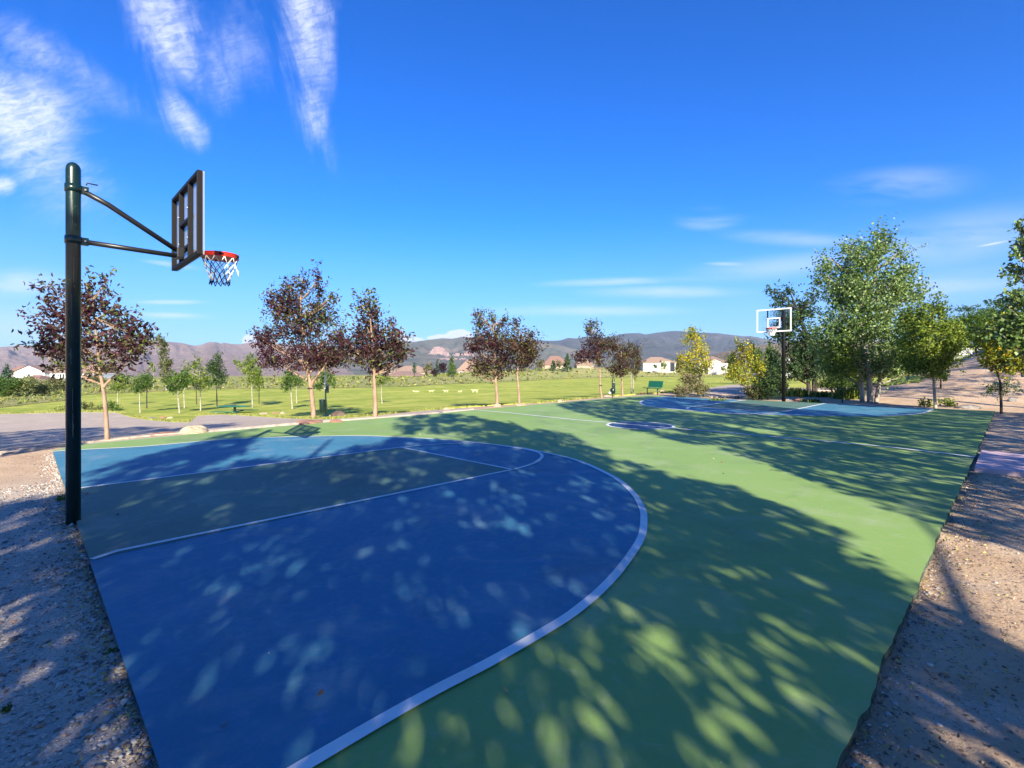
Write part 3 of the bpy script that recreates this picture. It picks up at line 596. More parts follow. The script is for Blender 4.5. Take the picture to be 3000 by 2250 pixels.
def tree(name, base, lobes, leaf, bark, label, cat='tree', group=None, L_=.1, ar=.45, od=1.7, trunk=None, tr=.06, D=None, up=.7, twig=.35, seed=0, wm=None, depth=1.0, branches=True, tie=None, multi=None, crown='crown'):
    """base and lobes (x, y, rx, ry) in photo pixels; everything is placed at the depth the base pixel has on the terrain"""
    r_ = np.random.default_rng(abs(seed + int(base[0]) * 7))
    x, y, z, D = W(base[0], base[1], D); s = D / F
    root = empty(name, (x, y, z)); tag(root, label, cat, group); O = np.array([x, y, z])
    def P(px, py, dd=0.):
        return np.array([*ray(px, D), Zat(py, D)]) + FV * dd - O
    Lz = max(L_, D * .0030); Cs, As = [], []; ctr = []
    for k, lb in enumerate(lobes):
        lx, ly, rx, ry = lb[:4]; q_ = .86 if name == 'plum_tree' else .95; rx *= s * q_; ry *= s * q_; rd = max(rx, min(ry, rx * 1.5)) * depth
        dd = r_.uniform(-.35, .35) * rd; c = P(lx, ly, dd); ctr.append((c, rx, ry, rd))
        A = pi * rx * ry; n = int((1.5 if leaf in ('plum', 'plumg') else 1.35) * od * A / (Lz * Lz * ar * .5 * .55)) + 8; mtw = 14 if leaf in ('plum', 'plumg', 'cotton', 'dark') else 9; nt_ = max(3, n // mtw)
        u = r_.normal(size=(nt_, 3)); u /= np.linalg.norm(u, axis=1, keepdims=True); rad = r_.uniform(0, 1, (nt_, 1)) ** .45
        tp = u * rad; org = c + RV * tp[:, :1] * rx + FV * tp[:, 1:2] * rd + np.array([0, 0, 1]) * tp[:, 2:] * ry
        dr = (RV * u[:, :1] + FV * u[:, 1:2] + np.array([0, 0, 1]) * u[:, 2:]) * .8 + np.array([0, 0, up]) + r_.normal(0, .35, (nt_, 3)); dr /= np.linalg.norm(dr, axis=1, keepdims=True)
        m = mtw; tt = r_.uniform(-.5, 1.1, (nt_, m, 1)); tl = twig * r_.uniform(.5, 1.3, (nt_, 1, 1)) * min(1., .4 + (rx + ry) * .9)
        pos = org[:, None] + dr[:, None] * tt * tl + r_.normal(0, Lz * .45, (nt_, m, 3))
        ax = dr[:, None] * .6 + r_.normal(0, .75, (nt_, m, 3)) + np.array([0, 0, -.25]); Cs.append(pos.reshape(-1, 3)); As.append(ax.reshape(-1, 3))
    C_ = np.concatenate(Cs); A_ = np.concatenate(As); Vv, Fq = leaves(C_, A_, Lz, Lz * ar, r_, 0)
    mats = LF[leaf]; wm_ = wm or [1. / len(mats)] * len(mats)
    # colour families run in soft patches through the crown
    fld = fbm(C_[:, 0] * 1.1 + C_[:, 1] * .7 + seed, C_[:, 2] * 1.1 + 9) * 1.2 + r_.uniform(0, 1, len(C_)); fld = np.argsort(np.argsort(fld)) / len(fld)
    mi = np.searchsorted(np.cumsum(wm_)[:-1] / sum(wm_), fld)
    cr = mesh_np(crown, Vv, Fq, mats, mi, root)
    # wood
    b = MB(); trunk = trunk or [base, (base[0], min(lb[1] for lb in lobes[:3]))]
    stems = [trunk] + (multi or [])
    for si, stm in enumerate(stems):
        pts = [P(*p) for p in stm]; nseg = len(pts)
        if stm[0][1] > base[1] - 22: pts[0] = np.array([pts[0][0], pts[0][1], -.1])
        cm = [tuple(p) for p in catmull(pts, 4)]; k = len(cm); r0 = tr * (1 if si == 0 else .75)
        b.tube(cm, [r0 * (1.25 if i == 0 else 1) * (1 - .72 * i / (k - 1)) for i in range(k)], 9)
    tk = b.build('trunk', M[bark], root)
    if branches:
        b = MB(); tp = [P(*p) for p in trunk]
        for c, rx, ry, rd in ctr:
            cand = tp[len(tp) // 2:]; zz = c[2] - abs(c[2]) * .12
            a = None
            for p0, p1 in zip(tp, tp[1:]):
                lo_, hi_ = sorted((p0[2], p1[2]))
                tz = c[2] - .5 * sqrt((c[0] - p0[0])**2 + (c[1] - p0[1])**2) - ry * .3
                if lo_ <= tz <= hi_ and hi_ > lo_: f_ = (tz - p0[2]) / (p1[2] - p0[2]); a = p0 + (p1 - p0) * f_
            if a is None: a = tp[-1] if c[2] > tp[-1][2] else tp[max(0, len(tp) - 2)] + (tp[-1] - tp[max(0, len(tp) - 2)]) * .4
            for q in range(3):
                e = c + RV * r_.normal(0, .35) * rx + FV * r_.normal(0, .4) * rd + np.array([0, 0, 1]) * r_.uniform(0, .8) * ry
                md = (a + e) / 2 + np.array([0, 0, -.06]) * np.linalg.norm(e - a) + r_.normal(0, .03, 3); rr = tr * (.42 if q == 0 else .24)
                b.tube([tuple(p) for p in catmull([a, md, e], 4)], [rr * (1 - .8 * i / 8) for i in range(9)], 5, caps=False)
        b.build('branch', M[bark], root)
    if tie:
        p = P(*tie); b = MB(); rr = tr * .95
        b.lathe([(rr, -.03), (rr + .015, -.03), (rr + .015, .03), (rr, .03)], tuple(p), 14); b.box(p[0] + rr, p[1] - .01, p[2] - .02, p[0] + rr + .12, p[1] + .01, p[2] + .02); b.build('tree_tie', M['black'], root)
    return root
PL = 'purple leaved trees along the far side of the court'; SM = 'young trees on the lawn'
pw = [.36, .22, .26, .16]
tree('plum_tree', (315, 1290), [(200, 985, 85, 60), (335, 1000, 80, 65), (270, 920, 60, 60), (400, 1010, 42, 60), (150, 1010, 50, 42), (230, 1062, 85, 40), (340, 1068, 60, 30), (175, 925, 55, 28), (255, 850, 18, 50), (313, 850, 13, 42), (330, 905, 36, 26), (370, 945, 30, 22), (145, 845, 42, 16), (150, 880, 30, 12), (115, 1030, 25, 14), (425, 985, 18, 30), (205, 880, 28, 28)], 'plum', 'barkp',
     'purple leaved tree just behind the near hoop pole, leftmost of its row', group=PL, L_=.125, ar=.42, od=1.15, trunk=[(315, 1290), (309, 1200), (301, 1130), (292, 1080), (280, 960), (272, 880)], multi=[[(303, 1135), (318, 1118), (345, 1092), (372, 1062)]], tr=.058, wm=pw, twig=.42)
tree('plum_tree', (920, 1229), [(880, 960, 75, 70), (822, 900, 42, 55), (795, 1000, 48, 40), (865, 880, 30, 50), (886, 835, 12, 42), (936, 835, 15, 48), (838, 845, 12, 32), (935, 920, 40, 60), (900, 1050, 90, 45), (812, 1058, 55, 32), (950, 1045, 55, 50), (765, 990, 24, 26), (985, 985, 30, 30), (990, 1040, 35, 45), (800, 880, 12, 20), (975, 880, 14, 22)], 'plum', 'barkp',
     'tallest purple leaved tree, black tie round its trunk, beside the pet waste station', group=PL, L_=.155, ar=.42, od=1.35, trunk=[(920, 1229), (914, 1160), (906, 1105), (898, 1060), (885, 960), (880, 880)], multi=[[(908, 1135), (925, 1105), (950, 1075), (965, 1040)], [(906, 1105), (892, 1075), (880, 1060)]], tr=.115, wm=pw, tie=(909, 1138), twig=.5)
tree('plum_tree', (1100, 1223), [(1085, 960, 45, 50), (1066, 895, 25, 28), (1092, 910, 22, 30), (1112, 1020, 72, 50), (1045, 1030, 42, 52), (1160, 1020, 38, 48), (1152, 960, 16, 20), (1100, 1072, 58, 32), (1172, 1055, 22, 28), (1010, 1010, 26, 40), (1062, 965, 30, 30)], 'plum', 'barkp',
     'purple leaved tree with a straight tan trunk next to the right of the tallest one', group=PL, L_=.155, ar=.42, od=1.35, trunk=[(1100, 1223), (1098, 1150), (1096, 1090), (1090, 1000), (1085, 930)], tr=.095, wm=pw, twig=.5)
tree('plum_tree', (1457, 1190), [(1450, 1000, 45, 52), (1405, 1005, 32, 42), (1412, 945, 20, 26), (1442, 935, 14, 20), (1474, 935, 12, 20), (1420, 1070, 48, 32), (1480, 1060, 40, 42), (1383, 1020, 18, 20), (1440, 1095, 45, 18), (1400, 922, 12, 12), (1395, 1085, 18, 16)], 'plum', 'barkp',
     'purple leaved tree on a pale mound, left one of the middle pair', group=PL, L_=.155, ar=.42, od=1.4, trunk=[(1457, 1190), (1455, 1150), (1452, 1110), (1450, 1040), (1445, 960)], tr=.10, wm=pw, twig=.5)
tree('plum_tree', (1522, 1187), [(1532, 1010, 40, 42), (1512, 955, 13, 20), (1555, 975, 10, 18), (1562, 1020, 24, 28), (1522, 1058, 34, 30), (1548, 1045, 32, 28), (1500, 1010, 25, 30)], 'plumg', 'barkp',
     'bronze purple tree with a pale trunk, right one of the middle pair', group=PL, L_=.155, ar=.42, od=1.35, trunk=[(1522, 1187), (1519, 1140), (1516, 1100), (1520, 1040), (1525, 980)], tr=.075, wm=[.5, .2, .3], twig=.5)
tree('plum_tree', (1764, 1166), [(1742, 1002, 28, 32), (1727, 962, 14, 26), (1748, 955, 8, 14), (1715, 1042, 30, 26), (1752, 1052, 30, 22), (1770, 1010, 20, 28), (1698, 1052, 16, 12)], 'plum', 'barkp',
     'purple leaved tree with a thin leaning trunk and black tie, left of the far cluster', group=PL, L_=.155, ar=.42, od=1.45, trunk=[(1764, 1166), (1758, 1130), (1757, 1080), (1748, 1020), (1740, 975)], tr=.075, wm=pw, tie=(1759, 1129), twig=.45)
tree('plum_tree', (1824, 1160), [(1820, 1058, 36, 32), (1800, 1012, 22, 22), (1842, 1032, 24, 24), (1822, 1092, 28, 16), (1786, 1022, 16, 18), (1800, 1080, 22, 16)], 'plumg', 'barkp',
     'bronze purple tree with a low round crown, middle of the far cluster', group=PL, L_=.155, ar=.42, od=1.45, trunk=[(1824, 1160), (1822, 1120), (1821, 1080), (1820, 1030)], tr=.085, wm=[.5, .2, .3], twig=.45)
tree('plum_tree', (1856, 1156), [(1863, 1032, 18, 22), (1866, 1064, 17, 24), (1858, 1088, 16, 14)], 'plumg', 'barkg',
     'bronze tree with two pale stems, rightmost of the far cluster near the green bench', group=PL, L_=.155, ar=.42, od=1.5, trunk=[(1856, 1156), (1855, 1120), (1858, 1080), (1863, 1040)], multi=[[(1850, 1155), (1849, 1100), (1855, 1080)]], tr=.06, wm=[.4, .35, .25], twig=.45)
sm = dict(L_=.13, ar=.6, od=1.5, twig=.4, cat='tree', group=SM)
tree('young_tree', (411, 1212), [(415, 1125, 20, 24), (400, 1140, 14, 14), (430, 1118, 12, 18)], 'green', 'barkg', 'small round green tree on the lawn nearest the left purple tree', trunk=[(411, 1212), (409, 1165), (412, 1120)], tr=.055, **sm)
tree('young_tree', (430, 1199), [(434, 1108, 9, 18), (428, 1130, 10, 14)], 'green', 'barkd', 'thin green tree with a dark trunk tucked behind the small round one', trunk=[(430, 1199), (430, 1150), (433, 1110)], tr=.06, **sm)
tree('young_tree', (345, 1192), [(352, 1122, 16, 22), (342, 1140, 10, 12)], 'lime', 'barkg', 'sparse yellow green tree beside the trunk of the left purple tree', trunk=[(345, 1192), (345, 1150), (350, 1120)], tr=.055, **sm)
tree('young_tree', (527, 1213), [(520, 1122, 26, 30), (545, 1115, 15, 22), (505, 1140, 14, 14), (540, 1095, 8, 8)], 'green', 'barkg', 'bushy green tree with a white leaning trunk above the lawn rocks', trunk=[(527, 1213), (522, 1165), (522, 1120)], tr=.07, **sm)
tree('young_tree', (541, 1199), [(546, 1118, 14, 22), (536, 1105, 8, 14)], 'dark', 'barkg', 'darker small tree standing just behind the bushy white trunked one', trunk=[(541, 1199), (539, 1150), (544, 1120)], tr=.06, **sm)
tree('young_tree', (588, 1207), [(585, 1120, 22, 26), (578, 1085, 12, 22), (600, 1110, 14, 20), (582, 1058, 6, 12), (560, 1070, 16, 8), (610, 1132, 10, 10), (548, 1082, 10, 7)], 'lime', 'barkg', 'wispy yellow green tree with a pale straight trunk left of the dark trunked one', trunk=[(588, 1207), (587, 1150), (584, 1090)], tr=.06, **dict(sm, od=1.1))
tree('young_tree', (576, 1187), [(570, 1090, 10, 20), (562, 1110, 12, 14)], 'lime', 'barkd', 'distant thin tree with a dark stem seen behind the wispy one', trunk=[(576, 1187), (575, 1140), (571, 1095)], tr=.05, **dict(sm, od=.9))
tree('young_tree', (636, 1194), [(635, 1075, 16, 30), (622, 1085, 11, 22), (645, 1105, 14, 26), (630, 1120, 18, 18), (609, 1075, 8, 12), (640, 1048, 8, 12)], 'dark', 'barkd', 'dark green tree with a black trunk beside the green picnic table', trunk=[(636, 1194), (635, 1150), (634, 1080)], tr=.065, **sm)
tree('young_tree', (740, 1197), [(738, 1085, 16, 24), (745, 1110, 20, 22), (730, 1055, 10, 18), (705, 1070, 12, 8), (692, 1063, 9, 6), (718, 1085, 14, 9), (755, 1090, 10, 18), (748, 1058, 8, 12)], 'lime', 'barkg', 'light green tree with spreading left branches to the right of the picnic table', trunk=[(740, 1197), (738, 1140), (738, 1080)], tr=.06, **sm)
tree('young_tree', (759, 1186), [(762, 1118, 9, 16), (758, 1135, 8, 8)], 'lime', 'barkd', 'tiny tree with a dark striped stem just right of the spreading light green tree', trunk=[(759, 1186), (759, 1150), (761, 1120)], tr=.05, **sm)
tree('young_tree', (857, 1201), [(848, 1118, 22, 22), (838, 1135, 14, 10), (850, 1098, 14, 12)], 'green', 'barkg', 'green tree with a white trunk left of the tallest purple tree', trunk=[(857, 1201), (853, 1155), (849, 1120)], tr=.065, **sm)
tree('young_tree', (870, 1184), [(874, 1115, 12, 18), (866, 1125, 8, 8)], 'green', 'barkg', 'forked small green tree half hidden beside the tallest purple trunk', trunk=[(870, 1184), (868, 1145), (872, 1115)], tr=.06, **sm)
tree('young_tree', (958, 1203), [(945, 1105, 16, 22), (935, 1132, 16, 12), (965, 1110, 14, 20), (975, 1130, 8, 8)], 'green', 'barkg', 'green tree directly behind the pet waste station', trunk=[(958, 1203), (955, 1160), (952, 1110)], tr=.055, **sm)
tree('young_tree', (1120, 1185), [(1122, 1115, 14, 12), (1112, 1122, 10, 8), (1135, 1108, 8, 8)], 'lime', 'barkg', 'small bright green tree behind the trunk of the third purple tree', trunk=[(1120, 1185), (1117, 1150), (1120, 1118)], tr=.06, **sm)
tree('poplar_tree', (488, 1146), [(478, 1030, 12, 26), (482, 1065, 18, 24), (490, 1100, 20, 24), (470, 1000, 7, 16), (496, 1070, 10, 14), (464, 988, 4, 8), (480, 1012, 8, 22)], 'olive', 'barkg', 'tall narrow grey green tree beyond the lawn at left', L_=.2, ar=.6, od=1.4, trunk=[(488, 1146), (486, 1090), (478, 1020)], tr=.16, wm=[.6, .4, .0])
tree('poplar_tree', (450, 1140), [(446, 1070, 5, 14), (450, 1085, 5, 8)], 'lime', 'barkg', 'slim yellow green sapling against the mountains left of the tall narrow tree', L_=.2, ar=.6, od=1.3, tr=.06)
# right hand side
YL = 'yellowing trees at the far end of the court'
tree('yellow_tree', (2052, 1159), [(2030, 985, 18, 24), (2052, 1002, 16, 18), (2012, 1000, 13, 14), (2045, 1035, 28, 22), (2010, 1060, 26, 22), (2062, 1068, 24, 24), (2038, 1088, 34, 18), (2030, 965, 8, 10), (1992, 1045, 8, 10), (2003, 1090, 14, 12)], 'yellow', 'barkg',
     'yellow leaved tree growing out of low scrub left of the far hoop', group=YL, L_=.14, ar=.55, od=1.3, trunk=[(2052, 1159), (2050, 1100), (2046, 1040), (2035, 980)], tr=.08, wm=[.42, .33, .25], twig=.4)
tree('yellow_tree', (2193, 1171), [(2165, 1012, 12, 16), (2186, 1030, 22, 22), (2162, 1060, 26, 26), (2202, 1070, 28, 28), (2148, 1090, 26, 20), (2180, 1110, 38, 22), (2225, 1085, 15, 22), (2205, 1015, 8, 12), (2140, 1105, 14, 12), (2235, 1115, 14, 18)], 'yellow', 'barkg',
     'yellow and green tree with a white trunk close to the far hoop', group=YL, L_=.13, ar=.55, od=1.3, trunk=[(2193, 1171), (2189, 1120), (2185, 1060), (2180, 1010)], tr=.07, wm=[.38, .32, .30], twig=.4)
tree('cottonwood_tree', (2370, 1152), [(2330, 930, 55, 35), (2292, 880, 28, 20), (2358, 905, 22, 35), (2300, 980, 40, 38), (2370, 1010, 55, 50), (2322, 1060, 55, 42), (2400, 1060, 48, 45), (2266, 855, 18, 10), (2384, 880, 9, 30), (2350, 1095, 55, 25), (2310, 850, 12, 14), (2280, 930, 14, 10), (2280, 1075, 25, 28)], 'dark', 'barkd',
     'dark green cottonwood with slim dark trunks behind the far hoop', L_=.17, ar=.75, od=1.7, trunk=[(2370, 1152), (2366, 1090), (2360, 1000), (2340, 910)], multi=[[(2383, 1150), (2382, 1080), (2384, 980)], [(2390, 1149), (2392, 1080), (2400, 1040)]], tr=.17, wm=[.5, .35, .15], twig=.7)
tree('cottonwood_tree', (2550, 1180), [(2540, 860, 95, 85), (2462, 840, 52, 60), (2622, 840, 48, 60), (2500, 765, 45, 50), (2568, 740, 38, 42), (2578, 692, 14, 24), (2428, 775, 26, 26), (2634, 745, 20, 22), (2652, 872, 38, 24), (2500, 950, 85, 65), (2605, 960, 75, 65), (2480, 1045, 62, 50), (2572, 1055, 78, 50), (2440, 1000, 50, 45), (2682, 868, 20, 9), (2405, 820, 16, 22), (2640, 1040, 48, 45), (2480, 730, 16, 18), (2600, 705, 12, 14), (2655, 800, 18, 20), (2440, 1080, 30, 25), (2560, 1090, 60, 22), (2630, 1085, 40, 25)], 'cotton', 'barkg',
     'tallest broad cottonwood with several pale trunks behind the far right of the court', L_=.122, ar=.85, od=1.85, trunk=[(2550, 1180), (2546, 1120), (2535, 1040), (2515, 960), (2540, 820), (2560, 740)], multi=[[(2566, 1178), (2578, 1110), (2590, 1040), (2605, 940)], [(2526, 1165), (2522, 1100), (2500, 1020), (2470, 900)]], tr=.17, wm=[.45, .28, .27], twig=.75)
tree('young_tree', (2468, 1181), [(2462, 1050, 32, 55), (2470, 1000, 18, 34), (2442, 1090, 30, 30), (2490, 1095, 24, 28), (2425, 1060, 14, 14)], 'lime', 'barkd',
     'thin stemmed light green sapling in front of the dark cottonwood', group='saplings along the far end of the court', L_=.12, ar=.6, od=1.0, trunk=[(2468, 1181), (2466, 1130), (2462, 1040), (2468, 985)], tr=.035, wm=[.4, .4, .2])
tree('maple_tree', (2741, 1197), [(2718, 955, 50, 45), (2742, 900, 14, 30), (2690, 945, 35, 38), (2660, 1000, 40, 48), (2752, 1000, 55, 50), (2788, 970, 28, 32), (2718, 1060, 58, 48), (2672, 1070, 42, 32), (2772, 1055, 34, 34), (2665, 925, 12, 20), (2765, 920, 10, 18), (2700, 905, 10, 16), (2800, 1010, 20, 30), (2740, 1095, 30, 16)], 'lime', 'barkg',
     'yellow green tree with a straight pale trunk at the far right corner of the court', L_=.125, ar=.6, od=2.1, trunk=[(2741, 1197), (2737, 1140), (2734, 1080), (2730, 980), (2738, 910)], tr=.075, wm=[.34, .36, .30], up=1.1, twig=.5)
tree('locust_tree', (2872, 1068), [(2850, 950, 58, 38), (2808, 962, 38, 34), (2930, 970, 45, 45), (2890, 930, 34, 28), (2922, 942, 25, 30), (2860, 1000, 58, 24), (2902, 990, 38, 28), (2830, 985, 30, 18), (2835, 905, 26, 6), (2925, 890, 30, 6), (2800, 1010, 18, 16)], 'green', 'barkd',
     'wide green tree with forked dark trunks on top of the dirt bank', L_=.15, ar=.55, od=2.1, D=46, trunk=[(2872, 1068), (2860, 1030), (2850, 960)], multi=[[(2878, 1068), (2886, 1025), (2900, 970)]], tr=.14, wm=[.4, .35, .25])
tree('cottonwood_tree', (3030, 1235), [(2998, 710, 26, 40), (2984, 672, 9, 28), (2978, 745, 16, 14), (3020, 800, 34, 45), (2978, 812, 18, 12), (2958, 868, 16, 26), (2990, 885, 34, 32), (3040, 900, 50, 60), (2975, 930, 40, 28), (3010, 990, 60, 50), (3060, 1050, 60, 50), (2950, 900, 14, 16), (2965, 960, 48, 45), (2940, 1000, 34, 30)], 'cotton', 'barkg',
     'tall cottonwood cut by the right edge of the picture', L_=.14, ar=.85, od=1.9, D=19, trunk=[(3030, 1235), (3028, 1100), (3020, 900), (3000, 740)], tr=.14, wm=[.4, .35, .25], twig=.5)
tree('yellow_tree', (2934, 1182), [(2955, 1005, 50, 42), (2985, 945, 34, 38), (2920, 1042, 48, 28), (2965, 1075, 50, 24), (2890, 985, 30, 24), (2990, 1060, 20, 26), (2945, 985, 20, 14), (2895, 1062, 20, 10), (2990, 1005, 30, 40), (2940, 1020, 34, 26), (2975, 1050, 34, 26), (2910, 1000, 20, 14)], 'yellow', 'barkd',
     'golden leaved tree by the dirt bank at the right edge', group=YL, L_=.13, ar=.6, od=2.0, D=21, trunk=[(2934, 1182), (2931, 1130), (2928, 1095), (2950, 1030), (2965, 970)], multi=[[(2928, 1100), (2910, 1080), (2880, 1065)]], tr=.05, wm=[.32, .40, .28])
tree('young_tree', (2936, 1160), [(2925, 1125, 40, 14), (2950, 1145, 34, 14), (2905, 1145, 22, 8)], 'dark', 'barkd',
     'low dark sapling with drooping boughs under the golden tree', group='saplings along the far end of the court', L_=.10, ar=.4, od=.8, D=23, tr=.03, up=.1)
tree('young_tree', (2756, 1140), [(2752, 1085, 22, 22), (2765, 1105, 14, 10)], 'green', 'barkd',
     'short dark stemmed tree on the bank behind the yellow green one', group='saplings along the far end of the court', L_=.13, ar=.6, od=1.5, tr=.06)

def shrub(name, base, lobes, leaf, label, cat='shrub', group=None, **k):
    kw = dict(L_=.10, ar=.5, od=1.8, tr=.03, twig=.3, crown='foliage'); kw.update(k)
    return tree(name, base, lobes, leaf, kw.pop('bark', 'barkd'), label, cat, group, **kw)
SH = 'bushes at the far end of the court'
shrub('shrub', (2025, 1166), [(2000, 1145, 26, 16), (2030, 1125, 30, 26), (2058, 1145, 20, 20), (1985, 1152, 14, 10), (2010, 1110, 14, 16)], 'olive', 'rusty olive scrub under the left yellow tree', group=SH, wm=[.4, .2, .4], od=1.5)
shrub('shrub', (2250, 1172), [(2232, 1132, 34, 32), (2270, 1108, 30, 38), (2290, 1140, 18, 24), (2216, 1155, 28, 14), (2250, 1155, 36, 16)], 'dark', 'dense dark green bush just left of the far hoop pole', group=SH, od=2.2, wm=[.5, .4, .1])
shrub('shrub', (2212, 1172), [(2205, 1150, 24, 18), (2225, 1140, 12, 14)], 'olive', 'lighter olive bush at the foot of the white trunked yellow tree', group=SH, wm=[.6, .2, .2])
shrub('shrub', (2435, 1168), [(2445, 1125, 26, 22), (2480, 1110, 30, 26), (2420, 1130, 20, 14)], 'green', 'bright green bush under the light green sapling', group=SH, D=34)
shrub('shrub', (2520, 1160), [(2500, 1135, 24, 18), (2530, 1120, 22, 20)], 'dark', 'small dark green bush left of the pale cottonwood trunks', group=SH, D=36)
LB = 'bushes at the left edge of the lawn'
shrub('shrub', (20, 1165), [(15, 1140, 36, 22), (-20, 1130, 30, 30), (40, 1125, 20, 16)], 'green', 'leafy green bush at the left edge of the picture', group=LB, L_=.16, od=2)
shrub('shrub', (70, 1165), [(65, 1140, 34, 24), (85, 1120, 24, 18)], 'sage', 'grey sagebrush with bare twigs second from the left edge', group=LB, L_=.15, od=1.6, wm=[.35, .15, .4, .1])
shrub('shrub', (118, 1162), [(118, 1145, 30, 16), (130, 1135, 20, 14)], 'sage', 'low grey sagebrush between the twiggy bush and the dark green one', group=LB, L_=.15, od=1.6, wm=[.4, .15, .4, .05])
shrub('shrub', (165, 1155), [(165, 1130, 26, 18), (180, 1140, 20, 14), (150, 1115, 12, 12)], 'olive', 'dark olive bush left of the near hoop pole', group=LB, L_=.15, od=2, wm=[.5, .45, .05])
shrub('shrub', (258, 1203), [(255, 1190, 14, 10), (285, 1198, 18, 6)], 'olive', 'small weedy bush by the path right of the near hoop pole', group=LB, L_=.12, wm=[.6, .4, 0])
shrub('shrub', (325, 1206), [(325, 1190, 14, 12), (345, 1198, 12, 7)], 'green', 'small leafy bush by the path at the left purple trunk', group=LB, L_=.12)
shrub('shrub', (180, 1206), [(180, 1200, 16, 6), (195, 1196, 8, 7)], 'sage', 'tiny weed clump on the grass verge left of the near hoop pole', group=LB, L_=.10, wm=[.3, .5, .2, 0])
# weeds and clumps of ornamental grass
def grass_clump(base, rx, h, label, n=160, D=None, leaf='lime', group='grass clumps near the far hoop', name='ornamental_grass'):
    x, y, z, D = W(base[0], base[1], D); s = D / F; r_ = np.random.default_rng(int(base[0])); Vs = []; Fs = []
    for i in range(n):
        a = r_.uniform(0, 2 * pi); ox, oy = r_.normal(0, rx * s * .25, 2); hh = h * s * r_.uniform(.5, 1.1); sp = r_.uniform(.1, .7) * hh; wd = max(.006, D * .0009)
        p0 = np.array([ox, oy, 0]); p1 = p0 + [cos(a) * sp * .4, sin(a) * sp * .4, hh * .7]; p2 = p0 + [cos(a) * sp, sin(a) * sp, hh]; q = np.array([-sin(a), cos(a), 0]) * wd; k = len(Vs)
        Vs += [p0 - q, p0 + q, p1 + q, p1 - q, p2 + q * .2, p2 - q * .2]; Fs += [(k, k + 1, k + 2, k + 3), (k + 3, k + 2, k + 4, k + 5)]
    o = mesh_np(name, Vs, Fs, LF[leaf], r_.integers(0, len(LF[leaf]), len(Fs))); o.location = (x, y, z - .02); tag(o, label, 'grass clump', group); return o
grass_clump((2335, 1162), 60, 26, 'bright green grass clump right of the far hoop pole', 420)
grass_clump((2410, 1164), 50, 18, 'lower green grass clump under the dark cottonwood', 300)
grass_clump((2480, 1164), 60, 34, 'tall arching grass clump behind the sapling stem', 420, 31)
grass_clump((2100, 1176), 60, 10, 'yellowish weeds on the edge by the left yellow tree', 120)
grass_clump((2385, 1180), 40, 12, 'short weeds beside the brown rock', 120, leaf='green')
for i, (bx, by, lb) in enumerate(((2708, 1192, 'leafy low plant left of the yellow green tree trunk'), (2775, 1191, 'leafy low plant right of the yellow green tree trunk'))):
    shrub('low_plant', (bx, by), [(bx, by - 9, 18, 8), (bx + 12, by - 8, 10, 7)], 'lime', lb, 'plant', 'low plants by the far corner', L_=.12, ar=.7, wm=[.7, .3, 0])
for bx, by, s_, lb in ((182, 1470, 6, 'small weed tuft beside the foot of the near hoop pole'), (380, 1860, 5, 'lone weed tuft in the gravel along the left court edge'), (330, 1915, 5, 'second weed tuft along the left court edge'), (20, 2090, 8, 'weed tuft at the left edge of the gravel')):
    grass_clump((bx, by), 30, 22, lb, 40, leaf='green', group='weed tufts in the gravel', name='weed_tuft')

# distant trees round the houses
DT = 'trees round the distant houses'
def dtree(base, lobes, leaf, label, D, name='distant_tree', **k): return tree(name, base, lobes, leaf, 'barkd', label, 'tree', DT, D=D, L_=.3, ar=.7, tr=.15, od=2.0, branches=False, **k)
def cone(px, y0, y1, r): return [(px, y0 + (y1 - y0) * t, max(1.5, r * t), (y1 - y0) * .13) for t in (.08, .22, .38, .55, .72, .88)]
dtree((18, 1142), cone(22, 1070, 1140, 34), 'spruce', 'blue green spruce left of the white house', 120, 'spruce_tree')
dtree((-25, 1140), cone(-20, 1080, 1140, 40), 'spruce', 'spruce cut by the left edge of the picture', 110, 'spruce_tree')
dtree((136, 1140), [(136, 1125, 13, 10)], 'olive', 'small bush tree in front of the white house wall', 105)
dtree((275, 1130), [(265, 1108, 20, 14), (290, 1112, 16, 12)], 'olive', 'olive tree between the near hoop pole and the purple trunk', 110)
dtree((368, 1128), [(365, 1112, 20, 13)], 'dark', 'round dark tree behind the sparse yellow green one', 120)
dtree((1214, 1097), cone(1214, 1066, 1092, 7), 'spruce', 'small pointed evergreen on the left roof', 150, 'spruce_tree')
dtree((1250, 1100), [(1248, 1082, 10, 12), (1260, 1075, 8, 12)], 'olive', 'pale shrubby tree between the first roof and the dark red tree', 165)
dtree((1281, 1102), cone(1281, 1055, 1098, 8), 'spruce', 'slim dark evergreen behind the dark red shrubs', 170, 'spruce_tree')
dtree((1275, 1102), [(1272, 1090, 12, 9)], 'wine', 'lower dark red shrub among the distant houses', 150)
dtree((1297, 1100), [(1296, 1078, 12, 16)], 'wine', 'taller dark red tree among the distant houses', 160)
dtree((1324, 1100), cone(1324, 1042, 1098, 17), 'green', 'bright green pointed tree right of the dark red one', 150, 'spruce_tree')
dtree((1586, 1090), [(1584, 1068, 14, 14)], 'olive', 'pale green tree left of the central pines', 200)
dtree((1622, 1085), cone(1622, 1058, 1084, 14), 'dark', 'dark pine, lower of the central pair', 205, 'spruce_tree')
dtree((1662, 1085), cone(1662, 1038, 1082, 18), 'dark', 'dark pine, taller of the central pair', 210, 'spruce_tree')
dtree((1638, 1085), [(1638, 1068, 9, 12)], 'olive', 'small tree squeezed between the two central pines', 208)
dtree((1990, 1088), cone(1988, 1045, 1086, 12), 'olive', 'thin pine between the two far right houses', 250, 'spruce_tree')
dtree((1920, 1088), [(1920, 1076, 5, 7)], 'green', 'little bush at the garage of the tan roofed house', 240)
